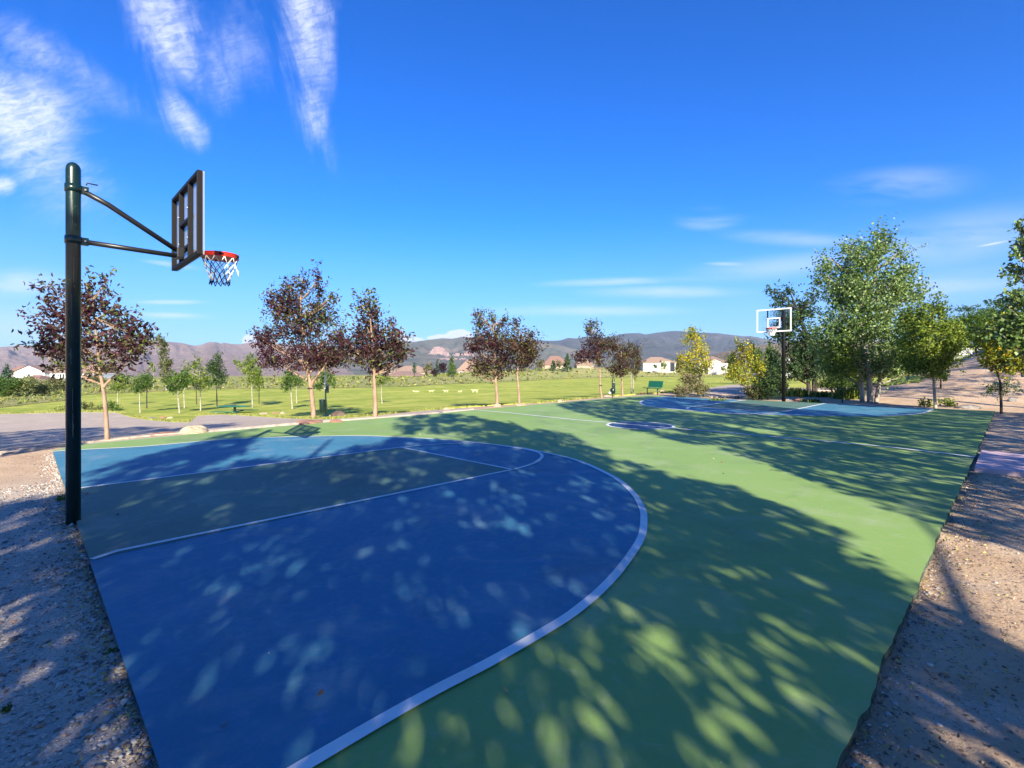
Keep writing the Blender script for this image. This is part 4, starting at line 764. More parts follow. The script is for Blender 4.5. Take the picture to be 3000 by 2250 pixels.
dtree((1945, 1088), [(1946, 1072, 8, 11)], 'lime', 'small light tree at the porch of the tan roofed house', 240)
dtree((2120, 1088), [(2118, 1078, 8, 7)], 'olive', 'low bush in front of the second garage house', 240)
dtree((2148, 1095), cone(2146, 1030, 1090, 16), 'dark', 'dark pine behind the white trunked yellow tree', 200, 'spruce_tree')
dtree((2262, 1100), cone(2255, 1002, 1095, 30), 'green', 'soft green conical tree left of the far hoop pole', 90, 'spruce_tree')
dtree((2215, 1100), [(2215, 1045, 24, 28), (2225, 1075, 28, 20)], 'green', 'broad green tree behind the yellow and green one', 100)

# ------------------------------------------------------------------ trees outside the frame whose shade lies on the court
def inside_poly(P_, x, y):
    x = np.asarray(x); y = np.asarray(y); c = np.zeros(x.shape, bool); n = len(P_); j = n - 1
    for i in range(n):
        xi, yi = P_[i]; xj, yj = P_[j]
        c ^= ((yi > y) != (yj > y)) & (x < (xj - xi) * (y - yi) / (yj - yi + 1e-12) + xi); j = i
    return c
SA = [(-9, -1.0), (-3, 2.3), G(0, 1470), G(187, 1440), G(240, 1385), G(385, 1350), G(495, 1318), G(575, 1304), G(645, 1273), G(720, 1262), G(800, 1256), G(740, 1290), G(700, 1335), G(820, 1348), G(930, 1338), G(1040, 1312), G(1130, 1288), G(1180, 1276), G(1152, 1228), G(1240, 1214), G(1350, 1212), G(1440, 1232), G(1550, 1252), G(1640, 1266), G(1735, 1300), G(1765, 1338), G(1860, 1360), G(1990, 1400), G(2090, 1412), G(2190, 1442), G(2400, 1532), G(2530, 1640), G(2680, 1728), G(2820, 1800), G(3000, 1900), (5.2, -11), (3, -15), (-6, -15), (-12, -8)]
SBp = [G(1625, 1183), G(1760, 1171), G(1900, 1161), G(1960, 1165), G(2100, 1175), G(2150, 1180), G(2200, 1184), G(2330, 1199), G(2400, 1201), G(2560, 1217), (30, -6), (30.5, -8), (31, -12), G(3300, 1350), G(3200, 1640), G(3000, 1605), G(2780, 1548), G(2644, 1505), G(2510, 1450), G(2373, 1405), G(2278, 1372), G(2170, 1335), G(2075, 1292), G(2020, 1299), G(1953, 1283), G(1858, 1262), G(1790, 1232), G(1668, 1202)]
SCp = [W(*q)[:2] for q in ((-200, 1350), (0, 1336), (240, 1302), (430, 1272), (500, 1262), (470, 1252), (330, 1254), (180, 1258), (0, 1270), (-200, 1285))]; print('SC', SCp)
SD = [(38, 2), (37, -9), (38, -14), (60, -16), (60, -2), (48, 1.5)]
ux, uy = cos(SUN_AZ), sin(SUN_AZ); ctn = 1 / math.tan(SUN_EL)
SHADE = [  # trunk x, y, crown radius, lowest and highest leaf, polygon, leaf length, label
    (-12.5, -9.5, 4.0, 3.2, 11), (-6.5, -14.5, 4.4, 3.0, 13), (-1.2, -16.5, 4.6, 3.4, 14.5), (6.8, -15.2, 4.4, 3.2, 14), (13.5, -16.5, 4.6, 3.8, 15.5), (20.5, -18.5, 4.8, 4, 17), (27, -20, 5, 4, 18), (-7.2, -.6, 4.9, 3.5, 10.5), (36, -21, 5, 4, 17), (45, -19, 5, 4, 17), (-9.5, 5.5, 5.2, 3.5, 11.5)]
LBL = ['big shade tree behind and left of the viewer, over the gravel', 'shade tree directly behind the left court corner', 'shade tree directly behind the viewer', 'shade tree behind the right court edge nearest the viewer', 'tall shade tree beside the middle of the right sideline', 'tall shade tree beside the far half of the right sideline', 'shade tree beyond the far right corner of the court', 'shade tree left of the near hoop', 'shade tree beyond the dirt bank, first past the far right corner', 'shade tree beyond the dirt bank, farthest of all', 'shade tree left of the path beyond the near hoop']
acc = {i: [] for i in range(len(SHADE))}
def scatter(poly, dens, seed, zlo, gap, gs):
    r_ = np.random.default_rng(seed); xs = [p[0] for p in poly]; ys = [p[1] for p in poly]; area = (max(xs) - min(xs)) * (max(ys) - min(ys)); n = int(area * dens)
    x = r_.uniform(min(xs), max(xs), n); y = r_.uniform(min(ys), max(ys), n); k = inside_poly(poly, x, y); x = x[k]; y = y[k]
    # gaps: patches stretched along the sun direction, as gaps between boughs are on the ground
    a = x * ux + y * uy; b_ = x * uy - y * ux; near = (x > .3) & (x < 4.5) & (y < -3.5)
    f_ = vn(a * gs * .42 + 31, b_ * gs + 7) * .65 + vn(a * gs * 1.1 + 3, b_ * gs * 2.4 + 17) * .35; f_ = np.where(near, vn(a * gs * 1.9 + 31, b_ * gs * 5.2 + 7) * .7 + vn(a * gs * 3.6 + 3, b_ * gs * 9 + 17) * .3, f_)
    k = f_ < gap(x, y); x = x[k]; y = y[k]
    for gx, gy in zip(x, y):
        zg = float(H(gx, gy))
        for tr_ in range(14):
            z = zlo + (17 - zlo) * r_.uniform() ** 1.7; t = (z - zg) * ctn; hx, hy = gx - ux * t, gy - uy * t; d, l = fl(hx, hy)
            if d > 0 and abs(l / d) < 1.12: continue
            ok = [i for i, s in enumerate(SHADE) if s[3] < z < s[4] and (hx - s[0])**2 + (hy - s[1])**2 < (s[2] * sqrt(max(.05, 1 - ((z - (s[3] + s[4]) / 2) / ((s[4] - s[3]) / 2))**2 * .75)))**2]
            if ok: acc[random.choice(ok)].append((hx, hy, z)); break
gA = lambda x, y: np.where((x > .9) & (x < 3.3) & (y < -5.6), .56, np.where(y > 2.0, .62, np.where((x > -.2) & (x < 7) & (y < 1), .95, .80)))
gB = lambda x, y: np.full(np.shape(x), .78)
scatter(SA, 30, 1, 3.2, gA, 1.5); scatter(SA, 6, 5, 3.2, lambda x, y: np.where((x > -.5) & (x < 7.2) & (y < 1.2) & ~((x > .9) & (x < 3.3) & (y < -5.6)), 1., -1.), 1.5); scatter(SBp, 20, 2, 4.2, gB, 1.1); scatter(SD, 7, 4, 5, lambda x, y: np.full(np.shape(x), .58), 1.0); scatter(SCp, 14, 3, 3.6, lambda x, y: np.full(np.shape(x), .72), 1.6)
for i, s in enumerate(SHADE):
    if len(acc[i]) < 5: continue
    r_ = np.random.default_rng(50 + i); C0 = np.array(acc[i]); z0 = float(H(s[0], s[1])); root = empty('shade_tree', (s[0], s[1], z0)); tag(root, LBL[i], 'tree', 'shade trees behind the court')
    m = 11; LL = .15; pos = C0[:, None] + r_.normal(0, .095, (len(C0), m, 3)); ax = r_.normal(size=(len(C0), m, 3)) + np.array([0, 0, -.3])
    Vv, Fq = leaves(pos.reshape(-1, 3) - np.array([s[0], s[1], z0]), ax.reshape(-1, 3), LL, LL * .75, r_, 0); mesh_np('crown', Vv, Fq, LF['cotton'], r_.integers(0, 3, len(Fq)), root)
    b = MB(); h_ = s[4] * .8; b.tube([(0, 0, -.1), (.1, .05, h_ * .3), (-.1, .1, h_ * .65), (0, 0, h_)], [.26, .2, .13, .04], 10); b.build('trunk', M['barkg'], root)
    b = MB()
    for q in C0[r_.permutation(len(C0))[:36]]:
        e = Vector(q - np.array([s[0], s[1], z0])); a = Vector((0, 0, max(1.8, e.z - .6 * sqrt(e.x**2 + e.y**2)))); a.z = min(a.z, h_); mm_ = (a + e) / 2 + Vector((0, 0, -.15)); okb = True
        for q2 in (a * .4 + mm_ * .6, mm_, (mm_ + e) / 2):
            zz_ = q2.z + z0; gx, gy = q2.x + s[0] + ux * zz_ * ctn, q2.y + s[1] + uy * zz_ * ctn
            if not (inside_poly(SA, np.array([gx]), np.array([gy]))[0] or inside_poly(SBp, np.array([gx]), np.array([gy]))[0] or gy < -7.65 or gx < 0): okb = False
        if not okb: continue
        b.tube([a, mm_, e], [.06, .035, .012], 5, caps=False)
    b.build('branch', M['barkg'], root); print('shade', i, len(C0))

# ------------------------------------------------------------------ brush
def brush():
    r_ = np.random.default_rng(11); Cs, As, Ls, Ms = [], [], [], []
    for c in range(3600):
        px = r_.uniform(-250, 3000); d0 = np.interp(px, _lp, _ld); t = r_.uniform(0, 1) ** 1.6; d = d0 + 1.0 + t * (50 + d0 * .4); x, y = ray(px, d); z = float(H(x, y))
        hh = r_.uniform(.35, 1.1) * (.55 + .45 * min(1, t * 6)) * (1.0 if px > 900 else .8); ww = hh * r_.uniform(.9, 1.6); n = int(34 + 10 * hh); L_ = max(.16, d * .0030)
        u = r_.normal(size=(n, 3)); u /= np.linalg.norm(u, axis=1, keepdims=True); u[:, 2] = abs(u[:, 2]); p = u * r_.uniform(.3, 1, (n, 1)) ** .5 * [ww * .5, ww * .5, hh] + [x, y, z]
        Cs.append(p); As.append(u + [0, 0, .8] + r_.normal(0, .4, (n, 3))); Ls.append(np.full((n, 1), L_)); k = r_.choice(4, p=[.32, .34, .24, .10]); Ms.append(np.where(r_.random(n) < .75, k, r_.integers(0, 4, n)))
    C_ = np.concatenate(Cs); A_ = np.concatenate(As); Lr = np.concatenate(Ls); Vv, Fq = leaves(C_, A_, Lr, Lr * .5, r_, 0)
    tag(mesh_np('sagebrush', Vv, Fq, LF['sage'], np.concatenate(Ms)), 'belt of olive sagebrush and dry grass between the lawn and the houses', 'sagebrush', kind='stuff')
brush()
def verge():
    """dry yellow grass fringe where the lawn meets the path and the court"""
    r_ = np.random.default_rng(12); n = 15000; px = r_.uniform(-50, 2050, n); xs = [p[0] for p in LAWN_NEAR]; ys = [p[1] for p in LAWN_NEAR]
    Vs, Fs, Mi = [], [], []
    for i in range(0, n):
        c = px[i]; d0 = cast_c(c) ; d = d0 * (1 + abs(r_.normal(0, .028))) + .05; x, y = ray(c, d); z = float(H(x, y)); a = r_.uniform(0, 2 * pi); hh = r_.uniform(.04, .14); wd = .004 + d * .0007
        q = np.array([-sin(a), cos(a), 0]) * wd; p0 = np.array([x, y, z + .02]); p1 = p0 + [cos(a) * hh * .5, sin(a) * hh * .5, hh]; k = len(Vs); Vs += [p0 - q, p0 + q, p1]; Fs.append((k, k + 1, k + 2)); Mi.append(r_.choice(3, p=[.4, .35, .25]))
    tag(mesh_np('verge_grass', Vs, Fs, [LF['sage'][3], LF['lime'][1], LF['sage'][1]], Mi), 'fringe of dry yellow grass along the near edge of the lawn', 'grass', kind='stuff')
_vc = {}
def cast_c(c):
    k = int(c // 6)
    if k not in _vc: _vc[k] = cast(k * 6, np.interp(k * 6, [p[0] for p in LAWN_NEAR], [p[1] for p in LAWN_NEAR]), H)
    return _vc[k]
verge()

# ------------------------------------------------------------------ gravel, stones, litter
def ico():
    bm = bmesh.new(); bmesh.ops.create_icosphere(bm, subdivisions=1, radius=1); bm.verts.ensure_lookup_table(); v = np.array([x.co[:] for x in bm.verts]); f = np.array([[q.index for q in x.verts] for x in bm.faces]); bm.free(); return v, f
IV, IF = ico()
M['peb'] = [mat('pebble_grey', (.40, .37, .35), .85), mat('pebble_pale', (.50, .45, .40), .85), mat('pebble_dark', (.13, .12, .115), .85), mat('pebble_rust', (.34, .21, .15), .85)]
def pebbles(name, pts, sizes, label, cat, w4, seed=0):
    r_ = np.random.default_rng(seed); n = len(pts); S = sizes[:, None] * r_.uniform(.6, 1.25, (n, 3)) * [1, 1, .6]
    a = r_.uniform(0, 2 * pi, n); ca, sa = np.cos(a), np.sin(a)
    Vv = IV[None] * S[:, None] * r_.uniform(.78, 1.2, (n, len(IV), 1)); X = Vv[..., 0] * ca[:, None] - Vv[..., 1] * sa[:, None]; Y = Vv[..., 0] * sa[:, None] + Vv[..., 1] * ca[:, None]
    Vv = np.stack([X, Y, Vv[..., 2]], -1) + pts[:, None]; Ff = IF[None] + (np.arange(n) * len(IV))[:, None, None]
    mi = np.repeat(r_.choice(4, n, p=w4), len(IF)); tag(mesh_np(name, Vv.reshape(-1, 3), Ff.reshape(-1, 3), M['peb'], mi), label, cat, kind='stuff')
r_ = np.random.default_rng(21)
n = 15000; x = -np.abs(r_.exponential(1.4, n)) - .015; y = r_.uniform(-8.6, 3.0, n) * 1.0; dd = np.hypot(x - CX, y - CY)
x2 = -np.abs(r_.exponential(.07, 3500)) - .01; y2 = r_.uniform(-8.2, 6.5, 3500); x = np.concatenate([x, x2]); y = np.concatenate([y, y2])
k = x > -6; x = x[k]; y = y[k]; sz = np.minimum(.004 + r_.exponential(.0048, len(x)), .034)
pebbles('gravel', np.stack([x, y, H(x, y) + .003], -1), sz, 'loose grey gravel along the left edge of the court', 'gravel', [.42, .26, .18, .14], 1)
n = 2200; x = r_.uniform(.5, 16, n); y = -7.68 - np.abs(r_.exponential(1.2, n)); x2 = r_.uniform(.5, 14, 2000); y2 = -7.67 - np.abs(r_.exponential(.06, 2000)); x = np.concatenate([x, x2]); y = np.concatenate([y, y2])
sz = np.minimum(.003 + r_.exponential(.0032, len(x)), .022)
pebbles('gravel', np.stack([x, y, H(x, y) + .003], -1), sz, 'scattered small stones on the tan dirt at right', 'gravel', [.25, .3, .15, .3], 2)
def litter():
    r_ = np.random.default_rng(31); n = 2600; x = np.concatenate([r_.uniform(1, 12, n), -np.abs(r_.exponential(.08, 1400)) - .02]); y = np.concatenate([-7.67 - np.abs(r_.exponential(.5, n)), r_.uniform(-8, 2, 1400)])
    p = np.stack([x, y, H(x, y) + .012], -1); ax = np.stack([r_.normal(size=len(x)), r_.normal(size=len(x)), r_.normal(0, .25, len(x))], -1); Vv, Fq = leaves(p, ax, .028, .013, r_, 0)
    mm = [mat('dead_leaf_tan', (.42, .30, .17), .8), mat('dead_leaf_brown', (.16, .09, .05), .8), LF['sage'][3]]
    tag(mesh_np('leaf_litter', Vv, Fq, mm, r_.integers(0, 3, len(Fq))), 'dead leaves and twigs fallen along the court edges', 'leaf litter', kind='stuff')
    n = 46; p = np.stack([r_.uniform(.2, 11, n), r_.uniform(-7.5, 7, n), np.full(n, .018)], -1); ax = np.stack([r_.normal(size=n), r_.normal(size=n), r_.normal(0, .12, n)], -1); Vv, Fq = leaves(p, ax, .045, .024, r_, 0)
    tag(mesh_np('fallen_leaves', Vv, Fq, mm, r_.integers(0, 3, len(Fq))), 'few dead leaves blown onto the painted court', 'leaf litter', kind='stuff')
    # crumbs of grit on the painted court
    n = 120; x = r_.uniform(.3, 9, n); y = r_.uniform(-7.4, 4, n); pebbles('court_grit', np.stack([x, y, np.full(n, .006)], -1), np.full(n, .0045) * r_.uniform(.6, 1.6, n), 'tiny stones lying on the painted court', 'grit', [.2, .6, .1, .1], 3)
litter()
def rock(base, w_, h_, mt, label, D=None, seed=0, flatx=1.0, name='rock'):
    x, y, z, D = W(base[0], base[1], D); s = D / F; r_ = np.random.default_rng(seed + int(base[0]))
    bm = bmesh.new(); bmesh.ops.create_icosphere(bm, subdivisions=4, radius=1)
    o_ = r_.uniform(0, 50)
    for v in bm.verts:
        c = v.co.copy(); f_ = 1 + .55 * float(fbm(c.x * 1.1 + o_, c.y * 1.1 + c.z * .9 + o_, 3)) + .18 * float(fbm(c.x * 4 + o_, c.z * 4 + c.y * 3, 3)); v.co = Vector((c.x * w_ * s * .5 * f_, c.y * w_ * s * .5 * .8 * f_ * flatx, max(c.z, -.35) * h_ * s * (.8 if c.z > 0 else .3) * f_))
    for f_ in bm.faces: f_.smooth = False
    me = bpy.data.meshes.new(name); bm.to_mesh(me); bm.free(); me.materials.append(mt); o = bpy.data.objects.new(name, me); COL.objects.link(o); o.location = (x, y, z + .0); o.rotation_euler = (0, 0, YAW - pi / 2)
    tag(o, label, 'rock', 'rocks round the court'); return o
rk = {'pale': mat('pale_lichen_rock', (.50, .43, .28), .85, (.36, .27, .19), 3, 5, .4, .6, bump=.8, bscale=9, bdist=.05), 'red': mat('reddish_rock', (.36, .17, .11), .85, (.24, .13, .09), 3, 5, .4, .6, bump=.8, bscale=9, bdist=.05),
      'grey': mat('grey_rock', (.26, .235, .215), .85, (.16, .145, .135), 3, 5, .4, .6, bump=.8, bscale=9, bdist=.05), 'dark': mat('dark_brown_rock', (.085, .055, .045), .85, (.17, .12, .09), 3, 5, .45, .65, bump=.8, bscale=9, bdist=.05), 'tan': mat('tan_rock', (.46, .36, .25), .85, (.34, .24, .17), 3, 5, .4, .6, bump=.8, bscale=9, bdist=.05)}
for a in (((568, 1268), 78, 26, 'pale', 'big pale flat boulder on the court edge left of centre'), ((485, 1272), 70, 8, 'red', 'low reddish stone slab left of the big pale boulder'),
          ((445, 1228), 26, 7, 'grey', 'grey stone, leftmost of three on the grass corner'), ((476, 1228), 20, 9, 'red', 'red stone, middle of three on the grass corner'), ((499, 1228), 20, 9, 'pale', 'pale stone, rightmost of three on the grass corner'),
          ((773, 1216), 25, 8, 'tan', 'flat tan stone at left of the three beside the path'), ((804, 1214), 20, 8, 'red', 'red stone in the middle of the three beside the path'), ((829, 1215), 20, 9, 'tan', 'pale stone at right of the three beside the path'),
          ((622, 1217), 22, 5, 'pale', 'flat pale stone below the picnic table'), ((994, 1221), 46, 20, 'dark', 'large dark brown boulder right of the pet waste station'), ((905, 1240), 80, 10, 'red', 'reddish dirt stone at the foot of the tallest purple tree'),
          ((985, 1238), 40, 10, 'red', 'low red stone in front of the dark boulder'), ((893, 1244), 34, 8, 'dark', 'dark stone left of the tallest purple trunk'), ((960, 1222), 22, 8, 'pale', 'pale stone behind the pet waste post'),
          ((1308, 1203), 22, 12, 'tan', 'rounded tan stone at the lawn edge left of the centre line'), ((1283, 1210), 34, 6, 'grey', 'low grey stone lying on the path edge by the court'), ((1457, 1192), 24, 11, 'tan', 'pale stone at the foot of the left middle tree'), ((1527, 1189), 30, 8, 'tan', 'pale stone at the foot of the right middle tree'),
          ((1640, 1180), 18, 10, 'tan', 'small upright stone on the lawn edge at midcourt'), ((1652, 1179), 14, 5, 'tan', 'tiny stone next to the upright one at midcourt'), ((1780, 1163), 30, 7, 'tan', 'pinkish stone by the far pet waste post'), ((1883, 1154), 18, 6, 'red', 'reddish stone left of the green bench'), ((1940, 1150), 16, 8, 'tan', 'tan stone right of the green bench'),
          ((2345, 1177), 36, 11, 'red', 'brown rounded rock right of the far hoop pole'), ((2310, 1174), 20, 6, 'grey', 'small grey stone at the foot of the far hoop pole'), ((2835, 1197), 64, 14, 'grey', 'grey flat boulder at the far right corner of the court'), ((2155, 1168), 24, 10, 'grey', 'grey stone under the yellow tree left of its trunk'), ((2965, 1178), 24, 12, 'grey', 'grey stone near the right edge under the golden tree'),
          ((2560, 1183), 30, 6, 'grey', 'flat stone below the cottonwood trunks'), ((2170, 1176), 30, 5, 'tan', 'pale edging stone at the far baseline'), ((380, 1885), 18, 4, 'grey', 'fist sized grey stone in the gravel along the left edge')):
    rock(a[0], a[1], a[2], rk[a[3]], a[4])

# ------------------------------------------------------------------ park furniture
def station(base, top, label, tilt=0):
    x, y, z, D = W(*base); h_ = Zat(top, D) - z; t = empty('pet_waste_station', (x, y, z), YAW - pi / 2); tag(t, label, 'waste station', 'pet waste stations'); s = D / F
    MB().box(-.03, -.03, -.1, .03, .03, h_, .006).build('post', M['dgreen'], t)
    def zz(py): return Zat(py, D) - z
    return t, zz, s
t, zz, s = station((954, 1224), 1098, 'green pet waste station with a white sign and a bin beside the dark boulder')
MB().box(-.03 - .03, -.055, zz(1127), .06, -.035, zz(1098), .004).build('sign', M['white'], t)
MB().box(-.055, -.054, zz(1143), .0, -.036, zz(1127.5), .003).build('label_plate', M['white'], t)
dp = MB().box(.035, -.14, zz(1151), .16, .06, zz(1128), .02).build('bag_dispenser', M['dgreen'], t); MB().box(.06, -.146, zz(1140), .13, -.141, zz(1131), .001).build('bag_slot', M['picnic'], dp)
b = MB(); b.lathe([(.12, zz(1208)), (.14, zz(1206)), (.15, zz(1174)), (.15, zz(1172))], (-.10, -.17, 0), 20); bn = b.build('bin', M['dgreen'], t)
MB().lathe([(.165, zz(1173)), (.165, zz(1170)), (.05, zz(1169))], (-.10, -.17, 0), 20).build('lid', M['dgreen'], bn)
t, zz, s = station((1794, 1166), 1112, 'dark pet waste station standing in shade left of the far bronze tree')
MB().box(-.02, -.16, zz(1141), .16, -.04, zz(1119), .02).build('bag_dispenser', M['dgreen'], t)
b = MB(); b.lathe([(.12, zz(1153)), (.17, zz(1149)), (.17, zz(1140)), (.12, zz(1137))], (-.02, -.22, 0), 20); b.build('bin', M['dgreen'], t)
b = MB(); b.tube([(-.0, -.06, zz(1119)), (.0, -.06, zz(1110)), (.05, -.06, zz(1106)), (.11, -.06, zz(1110)), (.12, -.06, zz(1119))], .025, 8); b.build('handle_loop', M['black'], t)
b = MB(); b.lathe([(.02, zz(1154)), (.11, zz(1152)), (.10, zz(1149)), (.03, zz(1147))], (-.20, -.22, 0), 12); b.build('waste_bag', M['white'], t)
def bench():
    x, y, z, D = W(1911, 1157); t = empty('park_bench', (x, y, z), YAW - pi / 2 + radians(-62)); tag(t, 'small green metal bench facing left on the grass beyond the court', 'bench')
    MB().box(-.62, -.22, .43, .62, .20, .47, .01).build('seat', M['picnic'], t)
    Mx = __import__('mathutils').Matrix.Translation((0, .24, .50)) @ __import__('mathutils').Matrix.Rotation(radians(-12), 4, 'X')
    MB().box(-.62, -.015, 0, .62, .015, .42, .008, Mx).build('backrest', M['picnic'], t)
    for s_ in (-1, 1): MB().tube([(s_ * .45, 0, -.05), (s_ * .45, 0, .43)], .03, 8).tube([(s_ * .45, 0, .40), (s_ * .45, .22, .42), (s_ * .45, .27, .60)], .02, 8).build('leg', M['dgreen'], t)
    t.scale = (1.15, 1.15, 1.1)
    return t
bench()
def picnic():
    x, y, z, D = W(688, 1214); s = D / F; t = empty('picnic_table', (x, y, z), YAW - pi / 2 + radians(-6)); tag(t, 'green steel picnic table with attached benches on the lawn', 'picnic table'); print('picnic', D, z)
    k = s * 90 / 1.85
    def q(v): return v * k
    zt = Zat(1189, D) - z; zb_ = zt * .42
    MB().box(-q(.93), -q(.36), zt - .04, q(.93), q(.36), zt, .01).build('tabletop', M['picnic'], t)
    for yy, sx in ((-q(.78), -.12), (q(.78), .12)): MB().box(-q(.80) + q(sx), yy - q(.13), zb_ - .04, q(.80) + q(sx), yy + q(.13), zb_, .01).build('seat', M['picnic'], t)
    MB().box(-.06, -.06, -.05, .06, .06, zt - .04, .01).build('pedestal', M['dgreen'], t)
    MB().tube([(0, -q(.78), zb_ - .07), (0, q(.78), zb_ - .07)], .035, 8).tube([(-q(.35), 0, zt - .07), (q(.35), 0, zt - .07)], .03, 8).build('support_beam', M['dgreen'], t)
picnic()
M['decoy'] = mat('pale_yellow_paint', (.60, .59, .28), .6, (.52, .51, .25), 6, 3, .4, .7)
def figure(px, py, wpx, flip, label, lying=False, rear=0):
    x, y, z, D = W(px, py); s = D / F * wpx; t = empty('animal_figure', (x, y, z), YAW - pi / 2); tag(t, label, 'lawn figure', 'pale animal figures on the lawn')
    f_ = -1 if flip else 1; h_ = .14 if lying else .34
    b = MB(); b.tube([(-.34 * s * f_, 0, (h_ + rear) * s), (-.15 * s * f_, 0, (h_ + .02 + rear * .5) * s), (.12 * s * f_, 0, (h_ + .01) * s), (.27 * s * f_, 0, (h_ + .06) * s), (.38 * s * f_, 0, (h_ + .12) * s), (.5 * s * f_, 0, (h_ + .07) * s)], [.05 * s, .085 * s, .095 * s, .06 * s, .055 * s, .025 * s], 10)
    b.tube([(-.33 * s * f_, 0, (h_ + .02 + rear) * s), (-.5 * s * f_, 0, (h_ + .10 + rear) * s)], [.03 * s, .015 * s], 6)
    b.build('body', M['decoy'], t)
    for xo, dx in ((-.28, -.12), (-.22, .06), (.12, -.04), (.2, .14)):
        MB().tube([(xo * s * f_, 0, h_ * s), ((xo + dx * .4) * s * f_, 0, h_ * .5 * s), ((xo + dx) * s * f_, 0, -.01)], [.045 * s, .028 * s, .022 * s], 6).build('leg', M['decoy'], t)
for a in ((1219, 1151, 22, 1, 'flattest pale animal figure, leftmost of the five on the lawn', True, 0), (1264, 1152, 19, 0, 'pale animal figure, second from left on the lawn', False, .0), (1306, 1152, 19, 1, 'pale animal figure standing in the middle of the five', False, .08), (1347, 1152, 15, 0, 'smallest pale animal figure, fourth from left', False, .0), (1391, 1153, 24, 1, 'largest pale running animal figure, rightmost on the lawn', False, .04)): figure(*a)

# ------------------------------------------------------------------ houses
M['stucco'] = mat('cream_stucco', (.52, .48, .41), .85, (.47, .43, .36), 1.5, 4, .4, .6); M['wwall'] = mat('white_siding', (.60, .60, .62), .7, (.55, .55, .57), 1.2, 4, .4, .6); M['grey'] = mat('grey_stucco', (.40, .40, .40), .85, (.34, .34, .35), 1.5)
M['tanw'] = mat('tan_stucco', (.34, .27, .20), .85, (.29, .23, .17), 1.5)
M['tile'] = mat('tan_roof_tile', (.32, .215, .155), .85, (.25, .165, .12), 2.2, 5, .4, .6, bump=.5, bscale=12, bdist=.06); M['tileb'] = mat('brown_roof_tile', (.25, .165, .13), .85, (.19, .12, .10), 2.0, 5, .4, .6, bump=.5, bscale=12, bdist=.06); M['tiler'] = mat('red_roof_tile', (.25, .14, .105), .85, (.19, .11, .085), 2.0, 5, .4, .6, bump=.5, bscale=12, bdist=.06)
M['pane'] = mat('dark_window_glass', (.03, .035, .045), .1, spec=.8)
def hip(b, x0, x1, y0, y1, ze, zr, ov=.5, ridge=.35, gable=False, along='x'):
    x0 -= ov; x1 += ov; y0 -= ov; y1 += ov
    if along == 'x': i = 0 if gable else min((x1 - x0) * ridge, (y1 - y0) * .6); ym = (y0 + y1) / 2; A, B = (x0 + i, ym, zr), (x1 - i, ym, zr)
    else: i = 0 if gable else min((y1 - y0) * ridge, (x1 - x0) * .6); xm = (x0 + x1) / 2; A, B = (xm, y0 + i, zr), (xm, y1 - i, zr)
    c = [(x0, y0, ze), (x1, y0, ze), (x1, y1, ze), (x0, y1, ze)]; lo_ = [(p[0], p[1], ze - .18) for p in c]
    if along == 'x': F_ = [[c[0], c[1], B, A], [c[1], c[2], B], [c[2], c[3], A, B], [c[3], c[0], A]]
    else: F_ = [[c[0], c[1], A], [c[1], c[2], B, A], [c[2], c[3], B], [c[3], c[0], A, B]]
    if gable: F_ = [F_[0], F_[2]] if along == 'x' else [F_[1], F_[3]]
    for f_ in F_: b.poly(f_)
    for k in range(4): b.poly([lo_[k], lo_[(k + 1) % 4], c[(k + 1) % 4], c[k]])
    if not gable: b.poly(lo_[::-1])
